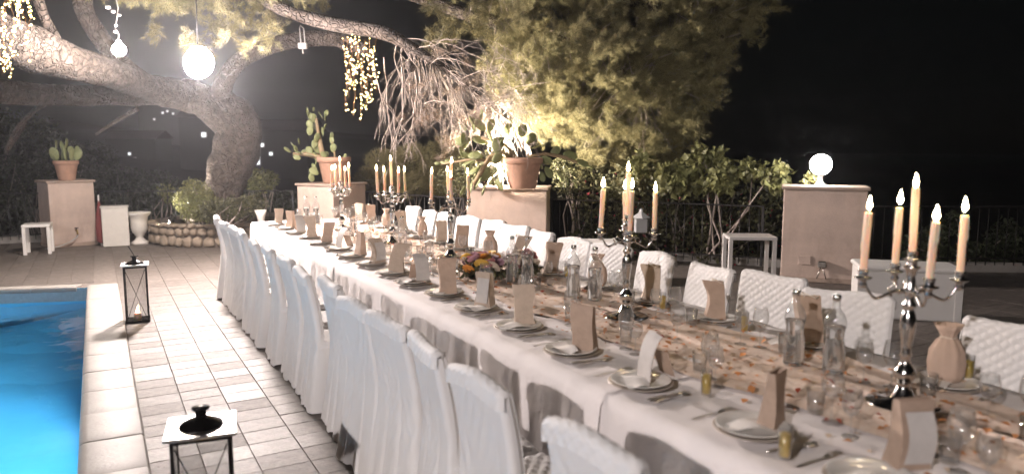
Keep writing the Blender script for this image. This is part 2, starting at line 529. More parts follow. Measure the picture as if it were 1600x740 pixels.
# ---- terrace slab, tiles, kerb
EDGE = [(-8.0, 17.9), (-0.1, 16.9), (4.2, 14.7), (6.7, 11.3), (9.3, 7.6), (14.0, 4.3)]
PA = [(-0.05, -6), (14, -6)] + [EDGE[5], EDGE[4], EDGE[3], EDGE[2], (-0.05, 16.9)]
PB = [(-8, 13.4), (-0.05, 11.1), (-0.05, 16.9), (-8, 17.9)]
PC = [(-8, -6), (-0.05, -6), (-0.05, 1.3), (-8, 1.3)]
def slab(polys, z0, z1):
    mb = MB()
    for P in polys:
        n = len(P)
        mb.add([(x, y, z1) for x, y in P] + [(x, y, z0) for x, y in P],
               [tuple(range(n)), tuple(range(2*n-1, n-1, -1))] + [(i, (i+1) % n, n + (i+1) % n, n + i)[::-1] for i in range(n)])
    return mb
terrace = tag(slab([PA, PB, PC], -3.2, -0.010).build('terrace', MT['grout'], smooth=False), kind='structure')
def inside(x, y, P):
    c = False
    for i in range(len(P)):
        (x1, y1), (x2, y2) = P[i], P[i-1]
        if (y1 > y) != (y2 > y) and x < (x2-x1)*(y-y1)/(y2-y1)+x1: c = not c
    return c
TX, TY = 0.28, 0.215
def tile_mb(mb, x, y, dz, tx=0.0, ty=0.0):
    w, l = TX/2 - .0015, TY/2 - .0015
    b = .0028
    z1, z2 = -.0050+dz, -.0025+dz
    v = [(x-w,y-l,-.03),(x+w,y-l,-.03),(x+w,y+l,-.03),(x-w,y+l,-.03),
         (x-w,y-l,z1),(x+w,y-l,z1),(x+w,y+l,z1),(x-w,y+l,z1),
         (x-w+b,y-l+b,z2),(x+w-b,y-l+b,z2),(x+w-b,y+l-b,z2),(x-w+b,y+l-b,z2)]
    v = [(a, c, d + (a-x)*tx + (c-y)*ty) for a, c, d in v]
    f = [(8,9,10,11)] + [(i, (i+1) % 4, 4+(i+1) % 4, 4+i) for i in range(4)] + [(4+i, 4+(i+1) % 4, 8+(i+1) % 4, 8+i) for i in range(4)]
    mb.add(v, f)
def tiles():
    cand = []
    for i in range(-30, 52):
        x = 0.17 + (i + .5) * TX
        for j in range(-16, 86):
            y = j * TY + .05
            w, l = TX/2, TY/2
            ok = any(all(inside(x+a, y+b, P) for a in (-w, w) for b in (-l, l)) for P in (PA, PB, PC))
            if x < 0.17 and y > 1.0 and y < 11.45 + max(0, -x - .2) * .32: ok = False
            if not ok: continue
            if y < 0.9 and x < 8 and y < -1.5: pass
            X, Y, z = proj((x, y, 0))
            vis = z > .3 and -60 < X < 1660 and 330 < Y < 780 and not (1.35 < x < 3.75 and y < 10.5)
            size = 1 / z if vis else 0
            cand.append((size, x, y))
    cand.sort(reverse=True)
    protos = []
    for k in range(6):
        mb = MB(); tile_mb(mb, 0, 0, 0, rng.uniform(-.003, .003), rng.uniform(-.003, .003))
        protos.append(mb.mesh('tile', MT['tile'], False))
    for s, x, y in cand[:300]:
        ob('tile', protos[rng.randrange(6)], terrace, (x, y, rng.uniform(-.001, .001)))
    mb = MB()
    for s, x, y in cand[300:]:
        tile_mb(mb, x, y, rng.uniform(-.001, .001), rng.uniform(-.003, .003), rng.uniform(-.003, .003))
    tag(mb.build('paving', MT['tile'], terrace, smooth=False), kind='stuff')
tiles()
def kerb():
    mb = MB()
    for (x1, y1), (x2, y2) in zip(EDGE[:-1], EDGE[1:]):
        d = Vector((x2-x1, y2-y1)); n = Vector((d.y, -d.x)).normalized()
        if n.dot(Vector((-x1, -y1))) < 0: n = -n
        c = Vector(((x1+x2)/2, (y1+y2)/2)) - n * .02
        mb.cbox((c.x, c.y, .05), (d.length, .22, .13), .012, math.atan2(d.y, d.x))
    tag(mb.build('kerb', MT['coping'], smooth=False), kind='structure')
kerb()

# ---- pool
def pool():
    sk = 0.33
    x0, x1, y0, y1 = -6.0, -0.17, 1.6, 11.08
    yl = y1 + (x1 - x0) * sk
    zb = -1.5
    V = [(x0,y0,0),(x1,y0,0),(x1,y1,0),(x0,yl,0),(x0,y0,zb),(x1,y0,zb),(x1,y1,zb),(x0,yl,zb)]
    basin = tag(MB().add(V, [(4,5,6,7),(0,4,7,3),(0,1,5,4),(1,2,6,5),(2,3,7,6)]).build('pool_basin', MT['pool'], smooth=False), kind='structure')
    # white waterline band standing 4 mm proud of the lining
    e = .004
    MB().add([(x0+e,y0+e,-.01),(x1-e,y0+e,-.01),(x1-e,y1-e,-.01),(x0+e,yl-e,-.01),(x0+e,y0+e,-.17),(x1-e,y0+e,-.17),(x1-e,y1-e,-.17),(x0+e,yl-e,-.17)],
             [(0,4,7,3),(0,1,5,4),(1,2,6,5),(2,3,7,6)]).build('waterline_band', MT['band'], basin, smooth=False)
    # entry steps in the far corner
    for k in range(3):
        h = .35 + .32 * k
        def fn(u, v, k=k, h=h):
            a = R(180 + 90 * u)
            r = 2.3 - .55 * k
            rr = r * (1 - .0) if v < .5 else 0
            return (x1 - .01 + math.cos(a) * rr * 1.0, y1 - .01 + math.sin(a) * rr * 1.0, (zb if v == 0 else zb + h))
        MB().grid(fn, 18, 2).build('pool_step', MT['pool'], basin)
    z = -.19
    w = MB()
    w.add([(x0+.006,y0+.006,z),(x1-.006,y0+.006,z),(x1-.006,y1-.006,z),(x0+.006,yl-.006,z)], [(0,1,2,3)])
    tag(w.build('water', MT['water'], smooth=False), kind='structure')
    # coping stones with a rounded inner nose
    def stone(L):
        prof = [(-.36,-.05),(-.36,.004),(-.345,.018),(-.05,.022),(-.02,.020),(.0,.008),(.006,-.012),(.0,-.032),(-.02,-.045),(-.06,-.05)]
        mb = MB(); n = len(prof)
        def fn(u, v):
            p = prof[int(round(u * n)) % n]
            bow = .0012 * math.cos((v - .5) * math.pi)
            ins = .003 if v in (0, 1) else 0
            return (p[0] * (1 - ins), (v - .5) * L, p[1] + bow - (ins if p[1] > 0 else 0))
        vals = [0, .02, .25, .5, .75, .98, 1]
        o = []; fs = []
        for v in vals:
            for i in range(n): o.append(fn(i / n, v))
        for j in range(len(vals)-1):
            for i in range(n):
                k = (i+1) % n
                fs.append((j*n+i, j*n+k, (j+1)*n+k, (j+1)*n+i))
        fs += [tuple(range(n)), tuple(range(len(o)-1, len(o)-n-1, -1))]
        mb.add(o, fs)
        me = mb.mesh('coping_stone', MT['coping']); sharp(me, 50)
        return me
    cop = ob('pool_coping', None); tag(cop, kind='structure')
    s = stone(.545)
    y = y1 + .12
    k = 0
    while y > 1.4:
        o = ob('coping_stone', s, cop, (-.19, y - .275, rng.uniform(-.003, .003)), math.pi + rng.uniform(-.006, .006)); y -= .55
    a = math.atan2(-sk, 1)
    L = .55
    x = -.30
    while x > -6.2:
        xm = x - L/2
        o = ob('coping_stone', s, cop, (xm, y1 + (x1 - xm) * sk - .02, 0)); o.rotation_euler = (0, 0, a - math.pi/2); o.scale = (.6, 1, 1)
        x -= .55 * math.cos(a)
    for i in range(11):
        o = ob('coping_stone', s, cop, (-.45 - i * .55, y0 + .01, 0)); o.rotation_euler = (0, 0, math.pi/2)
    # underwater lamp on the right-hand wall, below the frame
    pl = thing('pool_lamp', 'round white underwater lamp set in the side wall of the blue pool', 'lamp', (x1 - .01, 6.3, -.65))
    MB().lathe([(.17,-.012),(.17,.012),(.13,.02)], 20).build('lamp_ring', MT['wplastic'], pl)
    MB().lathe([(.13,.0),(.13,.014),(.001,.022)], 20).build('lamp_glass', MT['pool_lamp'], pl)
    pl.rotation_euler = (0, -math.pi/2, 0)
MT['band'] = M('waterline_tile', (0.30, 0.40, 0.46), 0.35, var=0.2, scale=20)
pool()

# ---- pillars: corner = front left corner on the ground, ang = direction of the front edge
def pillar(corner, ang, w, d, h, label):
    ca, sa = math.cos(ang), math.sin(ang)
    t = thing('pillar', label, 'pillar', (corner[0], corner[1], 0), ang)
    MB().cbox((w/2, d/2, h/2 - .02), (w, d, h - .04), .008).build('shaft', MT['plaster'], t, smooth=False)
    MB().cbox((w/2, d/2, h - .018), (w + .06, d + .06, .044), .008).build('cap', MT['cap'], t, smooth=False)
    MB().cbox((w/2, d/2, .035), (w + .02, d + .02, .07), .006).build('plinth', MT['cap'], t, smooth=False)
    return t
P1 = pillar((-0.77, 15.72), R(19.0), .76, .62, 1.22, 'peach plaster pillar behind the white plastic stool with small cactus pot on top')
P2 = pillar((3.72, 13.25), R(32.0), .90, .88, 1.16, 'peach plaster pillar behind the far end of the table')
P2.location = (3.72, 13.25, 0)
P3 = pillar((5.16, 10.67), R(-38.0), 1.28, .55, 1.20, 'broad peach plaster pillar carrying the large terracotta prickly pear pot')
P4 = pillar((8.20, 7.00), R(-49.0), 1.04, .6, 1.30, 'peach plaster pillar carrying the glowing white globe lamp')

# ---- railings
def railing(p, q, label, z0=.1, h=.98, pitch=.135):
    p = Vector(p); q = Vector(q); d = q - p; L = d.length; a = math.atan2(d.y, d.x)
    t = thing('railing', label, 'railing', (p.x, p.y, 0), a, 'iron railings between the pillars')
    MB().cbox((L/2, 0, h), (L, .045, .022), .005).build('top_rail', MT['iron'], t, smooth=False)
    MB().cbox((L/2, 0, z0 + .12), (L, .035, .018), .004).build('bottom_rail', MT['iron'], t, smooth=False)
    bar = MB().tube([(0, 0, z0 + .02), (0, 0, h - .01)], .0075, 6).mesh('baluster', MT['iron'])
    n = max(2, int(L / pitch))
    for i in range(n): ob('baluster', bar, t, ((i + .5) * L / n, 0, 0))
    post = MB().box((0, 0, (h + z0) / 2), (.035, .035, h - z0)).mesh('post', MT['iron'], False)
    for x in (.02, L - .02): ob('post', post, t, (x, 0, 0))
railing((-7.9, 17.75), (-0.85, 16.25), 'black iron railing left of the pillar beside the white plastic stool')
railing((0.0, 16.3), (3.35, 14.7), 'black iron railing behind the stone planter and the pine trunk')
railing((4.5, 13.75), (5.35, 11.15), 'black iron railing between the far pillar and the prickly pear pillar')
railing((6.5, 10.35), (8.45, 7.55), 'black iron railing in front of the flowering hedge')
railing((9.35, 7.1), (13.9, 4.35), 'black iron railing right of the globe lamp pillar')

# ---- houses with lit windows on the hillside
def house(px, py, t, w, h, label, lit):
    p = at(px, py, t)
    a = -YAW
    o = thing('house', label, 'house', (p.x, p.y, p.z - h * .5), a)
    MB().box((0, 0, -1.5 + h/2), (w, w * .7, h + 3)).build('wall', MT['housewall'], o, smooth=False)
    MB().add([(-w*.55,-w*.4,h),(w*.55,-w*.4,h),(w*.55,w*.4,h),(-w*.55,w*.4,h),(-w*.55,0,h*1.28),(w*.55,0,h*1.28)],
             [(0,1,5,4),(2,3,4,5),(0,4,3),(1,2,5),(3,2,1,0)]).build('roof', MT['rooftile'], o, smooth=False)
    for (x, z, ww, hh) in lit:
        ww *= .75; hh *= .75
        f = MB().box((x, -w*.35 - .03, z), (ww + .12, .06, hh + .12)).build('window', MT['wplastic'], o, smooth=False)
        MB().box((x, -w*.35 - .075, z), (ww, .03, hh)).build('pane', MT['litwindow'], f, smooth=False)
house(334, 211, 70, 5, 3.2, 'far house with one bright square window beside the pine trunk', [(-.2, 1.6, .50, .52)])
house(428, 236, 62, 7, 3.4, 'far house with a wide lit doorway right of the pine trunk', [(-.3, 2.2, .75, .32), (-.6, .95, .55, .8), (.55, 1.5, .3, .3)])
house(218, 240, 75, 5, 3, 'small far house with three tiny lit windows left of the trunk', [(-.1, 1.5, .30, .30), (-2.0, 1.0, .2, .2), (.4, 1.0, .2, .25)])
house(264, 180, 95, 6, 3, 'topmost far house with a row of tiny lights on the hill', [(-.9, .9, .2, .2), (.2, 1.7, .22, .22), (.8, 1.9, .2, .2), (1.5, 1.6, .2, .2)])
# ================================================================== PINE TREE
def path(pts, n=6):
    """smooth path through photo points (px, py, distance, radius in px)"""
    P = [(at(x, y, t), r * t / FPX) for x, y, t, r in pts]
    out = []; rad = []
    for k in range(len(P) - 1):
        p0 = P[max(k-1, 0)][0]; p1 = P[k][0]; p2 = P[k+1][0]; p3 = P[min(k+2, len(P)-1)][0]
        for i in range(n):
            s = i / n
            out.append(.5 * ((2*p1) + (p2-p0)*s + (2*p0-5*p1+4*p2-p3)*s*s + (3*p1-p0-3*p2+p3)*s**3))
            rad.append(P[k][1] * (1-s) + P[k+1][1] * s)
    out.append(P[-1][0]); rad.append(P[-1][1])
    return out, rad

pine = thing('pine_tree', 'old leaning pine with spreading limbs rising from the stone planter', 'tree', (2.1, 15.4, .3))
def pine_part(name, pts, seg=14, bumpy=.12, n=7, mat='bark'):
    p, r = path(pts, n)
    o = MB().tube([q - pine.location for q in p], r, seg, bumpy=bumpy, seed=rng.random() * 9).build(name, MT[mat], pine)
    return p
pine_part('trunk', [(340,354,14.35,50),(346,328,14.35,34),(349,300,14.35,29),(358,264,14.3,33),(370,232,14.3,35),(375,206,14.25,35),(364,184,14.2,35),(336,164,14.1,29),(300,148,13.9,22),(258,140,13.6,18)], 24, .16, 8)
pine_part('limb', [(330,163,14.1,26),(270,149,13.6,17),(200,150,13.0,15),(130,150,12.4,16),(60,147,11.8,18),(-10,143,11.2,19),(-90,135,10.6,20),(-220,118,9.8,22),(-420,80,9.0,22),(-700,20,8.4,16),(-900,-60,8.2,6)], 16, .14)
pine_part('limb', [(300,152,14.0,25),(235,138,12.8,21),(165,112,11.4,23),(110,97,10.8,28),(55,78,10.2,34),(0,58,9.6,38),(-60,28,9.1,44),(-180,-30,8.6,50),(-380,-120,8.2,44),(-620,-240,8.0,26),(-800,-340,8.0,8)], 18, .15)
pine_part('limb', [(250,146,13.5,20),(212,122,13.0,17),(178,88,12.6,14),(150,50,12.3,14),(130,10,12.0,14),(126,-50,11.8,14)], 12, .10)
pine_part('limb', [(101,86,10.7,7),(88,62,10.6,7.5),(74,38,10.5,8),(62,10,10.4,8),(50,-30,10.3,8)], 8, .2)
pine_part('limb', [(345,170,14.1,18),(350,128,13.8,15),(380,92,13.5,13),(430,70,13.2,12),(480,61,13.0,13),(530,62,12.8,12),(575,80,12.6,10)], 14, .08)
L6 = pine_part('limb', [(360,-40,11.8,13),(440,14,11.6,10),(520,38,11.5,11),(600,52,11.4,11),(655,82,11.4,8),(710,120,11.4,6),(770,170,11.5,3)], 10, .12, 8)
L7 = pine_part('limb', [(520,-60,12.5,13),(620,-20,12.5,12),(720,20,12.6,10),(830,50,12.7,9),(940,90,12.8,7),(1010,150,12.8,4)], 10, .12, 8)
L8 = pine_part('limb', [(700,-50,12.8,12),(850,-20,12.9,11),(980,0,13.0,9),(1080,30,13.1,6),(1130,60,13.1,3)], 10, .12, 8)
pine_part('stub', [(560,68,12.7,6),(548,78,12.6,5),(528,70,12.5,4)], 8, .1)
pine_part('burl', [(205,128,12.3,14),(190,122,12.0,17),(178,112,11.8,12),(172,104,11.75,5)], 12, .3)
pine_part('burl', [(640,100,11.3,6),(641,106,11.25,8),(640,112,11.2,3)], 8, .2)
pine_part('dead_branch', [(40,190,12.8,3.5),(25,215,12.9,3),(8,240,13,2.4)], 6, .1)
pine_part('dead_branch', [(90,150,12.3,5),(55,172,12.5,4.5),(28,200,12.6,4),(10,235,12.7,3)], 6, .1)
pine_part('dead_branch', [(215,170,13.2,4),(180,190,13.3,3),(150,210,13.4,2)], 6, .1)

# bare hanging twigs
def twigs():
    mb = MB()
    loc = pine.location
    def droop(p, d, ln, r, lvl, g=.10):
        n = 7
        pts = [p.copy()]; d = d.normalized(); q = p.copy()
        for i in range(n):
            d = (d + Vector((rng.gauss(0, .16), rng.gauss(0, .16), -g + rng.gauss(0, .12)))).normalized()
            q = q + d * ln / n
            pts.append(q.copy())
        mb.tube([x - loc for x in pts], [r * (1 - .75 * i / n) for i in range(n + 1)], 4, cap=False)
        if lvl > 0:
            for k in range(rng.randint(3, 6)):
                i = rng.randint(2, n)
                dd = (d + Vector((rng.gauss(0, .55), rng.gauss(0, .55), rng.gauss(-.1, .35)))).normalized()
                droop(pts[i], dd, ln * rng.uniform(.25, .5), r * .5, lvl - 1, g)
    right = _rt
    for k in range(62):
        p = L6[rng.randint(26, len(L6) - 1)]
        d = right * rng.uniform(-.25, 1.0) + Vector((0, 0, rng.uniform(-.9, .25))) + _fw * rng.gauss(0, .35)
        droop(p, d, rng.uniform(.5, 1.3), .010, 2, .09)
    for k in range(40):
        p = at(rng.uniform(660, 800), rng.uniform(60, 190), 11.3 + rng.uniform(-.3, .5))
        d = right * rng.uniform(.1, 1) + Vector((0, 0, rng.uniform(-1, .2))) + _fw * rng.gauss(0, .3)
        droop(p, d, rng.uniform(.5, 1.0), .007, 2, .06)
    for (x, y, ln) in ((586, 112, 1.15), (600, 90, 1.45), (628, 105, 1.35), (648, 110, 1.2), (640, 130, 1.0), (700, 150, .9)):
        p = at(x, y, 11.3)
        droop(p, Vector((0, 0, -1)) + right * rng.uniform(.05, .35), ln, .013, 2, .14)
    mb.build('twigs', MT['twig'], pine)
twigs()

# needle crown
def crown():
    def E(L): 
        out = []
        for x, y, rx, ry, t in L:
            c = at(x, y, t); out.append((c.x, c.y, c.z, rx * t / FPX, max(rx, ry) * t / FPX * .8, ry * t / FPX))
        return out
    main = E([(850,40,130,95,12.9),(980,40,140,110,13.1),(1075,15,95,70,13.2),(930,140,115,80,12.7),(1000,180,72,75,12.7),
              (1020,238,40,32,12.6),(860,160,75,55,12.7),(800,90,65,65,12.7),(1100,-45,95,70,13.4),(880,-60,220,70,13.1),(1060,95,45,60,12.9),(1140,-5,65,55,13.0),(1110,50,55,55,12.9),(1075,130,45,55,12.8),(1050,205,40,50,12.8),(1000,262,60,28,12.7),(955,225,60,38,12.6)])
    c0 = np.array(at(640, 20, 12.9))
    def fill(E, ncl, per, ndl, L, w, rcl, dirf, spread=.55, shell=.25):
        C, _ = in_ellipsoids(E, ncl, shell)
        CD = dirf(C)
        P = []; D = []
        for c, d in zip(C, CD):
            # a clump is a spray of short shoots around d
            ns = 6
            for s in range(ns):
                sd = nrm(d + nr.normal(0, .5, 3))
                ln = rcl * nr.uniform(.6, 1.4)
                k = per // ns
                u = nr.uniform(.15, 1, k)[:, None]
                P.append(c + sd * ln * u + nr.normal(0, .02, (k, 3)))
                D.append(np.repeat(nrm(sd + np.array([0, 0, .1]))[None], k, 0))
        P = np.concatenate(P); D = np.concatenate(D)
        V, F = needles(P, D, ndl, L, w, spread)
        return V, F, C
    def dir_main(C): return nrm(nrm(C - c0) * .9 + nr.normal(0, .45, C.shape) + np.array([0, 0, -.15]))
    loc = np.array(pine.location)
    V, F, C = fill(main, 1200, 54, 16, .125, .0022, .32, dir_main, spread=.75)
    ob('crown', np_mesh('crown', V - loc, F, MT['needle']), pine)
    # shoots that carry the sprays
    mb = MB()
    limbs = [np.array(q) for q in (L6 + L7 + L8)]
    LA = np.array(limbs)
    for c in C[::2]:
        k = np.argmin(((LA - c) ** 2).sum(1) + nr.uniform(0, .6, len(LA)))
        a = Vector(LA[k]); b = Vector(c); m = (a + b) / 2 + Vector((0, 0, .12)) + Vector(nr.normal(0, .08, 3))
        mb.tube([x - pine.location for x in (a, a.lerp(m, .6), m, m.lerp(b, .6), b)], [.014, .011, .009, .006, .004], 4, cap=False)
    mb.build('shoots', MT['twig'], pine)
    top = E([(330,5,110,32,11.6),(405,18,40,30,11.4),(300,-30,160,40,11.6),(470,-10,45,16,11.7),(350,50,40,20,11.5),(300,60,34,16,10.9),(375,58,38,16,11.2),(240,48,26,18,12.0),(425,40,24,20,11.4),(690,40,35,40,11.8),(730,20,40,40,11.9)])
    def dir_top(C): return nrm(nr.normal(0, .6, C.shape) + np.array([0, 0, -.5]))
    V, F, C = fill(top, 130, 42, 12, .12, .0020, .24, dir_top)
    ob('crown', np_mesh('crown', V - loc, F, MT['needle']), pine)
    # dry needles and cones left among the bare twigs
    low = E([(690,120,60,60,11.5),(740,150,50,55,11.5),(700,200,40,50,12.0),(640,160,40,40,11.7),(740,190,50,25,11.5)])
    V, F, C = fill(low, 46, 24, 9, .09, .0018, .16, dir_top)
    ob('dry_needles', np_mesh('dry_needles', V - loc, F, MT['needle_dry']), pine)
crown()

# ================================================================== SHRUBS AND TREES BEHIND THE RAILINGS
def shrub(name, label, cat, px, py, t, blobs, n, size, mat, stems=6, aspect=.55, kind='leaf', group=None, droop=0.0, z0=None, extra=None):
    """blobs: (px, py, rx, ry, dt) photo-sized lumps of foliage around distance t"""
    base = at(px, py, t)
    if z0 is not None: base.z = z0
    o = thing(name, label, cat, base, 0, group)
    E = []
    for x, y, rx, ry, dt in blobs:
        c = at(x, y, t + dt) - base
        E.append((c.x, c.y, c.z, rx * t / FPX, (rx + ry) / 2 * t / FPX * .8, ry * t / FPX))
    P, D = in_ellipsoids(E, n, .35)
    if kind == 'needle':
        V, F = needles(P, nrm(D + np.array([0, 0, .3])), 11, size, .0022, .5)
    else:
        V, F = leaves(P, size, aspect, droop=droop)
    ob('foliage', np_mesh('foliage', V, F, MT[mat]), o)
    mb = MB()
    for k in range(stems):
        e = E[k % len(E)]
        tip = Vector(e[:3]) + Vector((rng.gauss(0, e[3] * .4), rng.gauss(0, e[4] * .4), e[5] * rng.uniform(-.2, .8)))
        a = Vector((rng.gauss(0, .12), rng.gauss(0, .12), 0)); m = a.lerp(tip, .5) + Vector((rng.gauss(0, .1), rng.gauss(0, .1), .05))
        mb.tube([a, a.lerp(m, .6), m, m.lerp(tip, .6), tip], [.018, .015, .012, .009, .004], 5, cap=False)
    mb.build('stems', MT['twig'], o)
    if extra:
        nb, sz, mm = extra
        P, D = in_ellipsoids(E, nb, .8)
        V, F = leaves(P, sz, .9)
        ob('blossoms', np_mesh('blossoms', V, F, MT[mm]), o)
    return o
shrub('pine_shrub', 'round soft pine shrub behind the railing below the hanging twigs', 'shrub', 640, 300, 15.2,
      [(600,262,34,30,0),(645,258,38,34,.4),(580,285,28,24,-.3),(620,290,50,24,0),(680,275,35,34,.6)], 5200, .10, 'needle', kind='needle', z0=-.5)
shrub('pine_shrub', 'darker pine shrub standing behind the railing left of the prickly pear', 'shrub', 715, 300, 15.8,
      [(700,240,36,30,0),(720,265,40,34,.4),(690,280,30,26,0)], 2600, .10, 'needle', kind='needle', z0=-.5)
shrub('bougainvillea', 'leafy flowering hedge with pale upper leaves behind the railing', 'hedge', 1060, 400, 12.3,
      [(1000,300,75,50,0),(1085,295,70,55,-.2),(1160,310,60,45,-.4),(940,330,55,60,.3),(1040,360,90,50,-.1),(1140,370,80,50,-.4),(1210,340,30,50,-.6),(930,380,50,40,.3)],
      5600, .085, 'leaf', 9, .6, z0=-.2, extra=(160, .05, 'blossom'))
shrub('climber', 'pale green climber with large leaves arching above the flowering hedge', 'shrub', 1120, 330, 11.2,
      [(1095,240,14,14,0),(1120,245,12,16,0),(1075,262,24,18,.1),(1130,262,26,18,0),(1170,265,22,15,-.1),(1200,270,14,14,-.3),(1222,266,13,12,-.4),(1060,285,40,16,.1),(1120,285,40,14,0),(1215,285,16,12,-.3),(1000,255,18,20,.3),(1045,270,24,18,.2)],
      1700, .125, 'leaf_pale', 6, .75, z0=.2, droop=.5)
shrub('shrub', 'small leafy sprig beside the globe lamp on the right pillar', 'shrub', 1268, 300, 10.6,
      [(1268,276,10,9,0),(1262,288,9,9,0)], 60, .10, 'leaf_pale', 4, .75, z0=.6, droop=.4)
shrub('shrub', 'dark shrub growing behind the railing on the right edge', 'shrub', 1500, 440, 12.5,
      [(1450,395,45,40,0),(1520,410,50,35,0),(1570,385,30,45,.3),(1490,350,22,22,.2)], 2600, .09, 'leaf_dark', 10, z0=-.4)
shrub('shrub', 'mixed undergrowth behind the railing below the prickly pear pads', 'shrub', 740, 300, 13.2,
      [(745,262,40,22,0),(700,285,30,22,.2),(780,255,30,30,0),(740,290,40,24,0)], 1500, .07, 'leaf', 8, z0=0)
shrub('shrub', 'dim evergreen shrubs right of the prickly pear pot', 'shrub', 900, 300, 12.6,
      [(890,285,30,24,0),(925,270,30,24,.1),(880,260,24,18,.2)], 1500, .06, 'leaf', 8, z0=0)
for (px, py, t, bl, n, lab) in (
    (60, 300, 19, [(20,270,60,50,0),(90,265,60,50,.5),(30,220,70,50,1),(120,290,40,40,0)], 5200, 'dark tree mass behind the railing and the small cactus pot'),
    (200, 300, 20, [(180,285,50,28,0),(240,290,40,24,0),(140,250,45,30,1)], 4200, 'dark shrubs behind the railing above the white urn'),
    (-40, 300, 18, [(-30,300,60,60,0),(10,330,40,40,0),(-50,220,80,80,1)], 3600, 'dark bush at the left edge behind the railing'),
    (240, 340, 17.6, [(190,330,40,26,0),(250,315,40,26,0),(280,330,30,30,0)], 2200, 'low dark hedge behind the railing beside the white urn'),
    (430, 320, 17.0, [(410,315,40,22,0),(445,318,30,20,0),(395,300,30,20,0)], 1800, 'low hedge behind the railing right of the pine trunk')):
    shrub('background_shrub', lab, 'shrub', px, py, t, bl, n, .10, 'leaf_dark', 10, z0=-1.0)

# ---- stone planter round the trunk
def planter():
    c = Vector((2.25, 15.75, 0)); Rr = 1.42; h = .44
    o = thing('stone_planter', 'round low planter wall of rough field stones around the pine trunk', 'planter', c)
    MB().lathe([(Rr-.06,0),(Rr-.06,h-.03),(Rr-.2,h-.03),(Rr-.26,h-.1)], 48).build('mortar_wall', MT['mortar'], o)
    MB().lathe([(Rr-.2,h-.10),(.6,h-.02),(.01,h+.02)], 40).build('soil', MT['soil'], o)
    protos = []
    for k in range(9):
        bm = bmesh.new(); bmesh.ops.create_icosphere(bm, subdivisions=2, radius=.5)
        for v in bm.verts:
            q = v.co.copy()
            s = max(abs(q.x), abs(q.y), abs(q.z)); q = q.lerp(q * (.5 / max(s, 1e-6)) , .40)
            v.co = q * (1 + .24 * mnoise.noise(q * 2.6 + Vector((k * 5.1, 0, 0))))
        me = bpy.data.meshes.new('stone'); bm.to_mesh(me); bm.free(); me.materials.append(MT['stone'])
        me.polygons.foreach_set('use_smooth', [True] * len(me.polygons))
        protos.append(me)
    z = 0.0
    for row, rh in enumerate((.20, .15, .08)):
        a = R(150) + row * .1
        while a < R(345):
            w = rng.uniform(.13, .24) if row < 2 else rng.uniform(.10, .2)
            da = w / Rr
            s = ob('stone', protos[rng.randrange(9)], o, (math.cos(a + da/2) * (Rr-.05), math.sin(a + da/2) * (Rr-.05), z + rh/2 + rng.uniform(-.012, .012)))
            s.rotation_euler = (rng.uniform(-.12, .12), rng.choice((0, math.pi)) + rng.uniform(-.15, .15), a + da/2 + math.pi/2)
            s.scale = (w - .018, .13 + rng.uniform(0, .05), rh - .014 + rng.uniform(-.01, .02))
            a += da
        z += rh
planter()
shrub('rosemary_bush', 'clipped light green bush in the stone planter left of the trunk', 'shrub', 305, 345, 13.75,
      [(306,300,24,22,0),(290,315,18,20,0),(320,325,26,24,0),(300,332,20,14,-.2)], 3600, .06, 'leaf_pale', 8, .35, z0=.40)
shrub('planter_shrub', 'low spiky plants in the planter in front of the trunk', 'shrub', 350, 345, 13.3,
      [(340,330,30,20,0),(372,325,30,18,0),(395,320,22,18,.2)], 2000, .075, 'leaf', 6, .3, z0=.40)
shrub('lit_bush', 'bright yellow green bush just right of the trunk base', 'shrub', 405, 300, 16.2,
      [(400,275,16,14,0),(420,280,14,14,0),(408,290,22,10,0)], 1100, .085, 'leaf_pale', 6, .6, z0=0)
shrub('thin_branch', 'thin leafy branch poking up by the urn and railing', 'shrub', 262, 345, 15.5,
      [(258,298,14,9,0),(262,310,9,9,0)], 130, .085, 'leaf_pale', 4, .5, z0=.1)
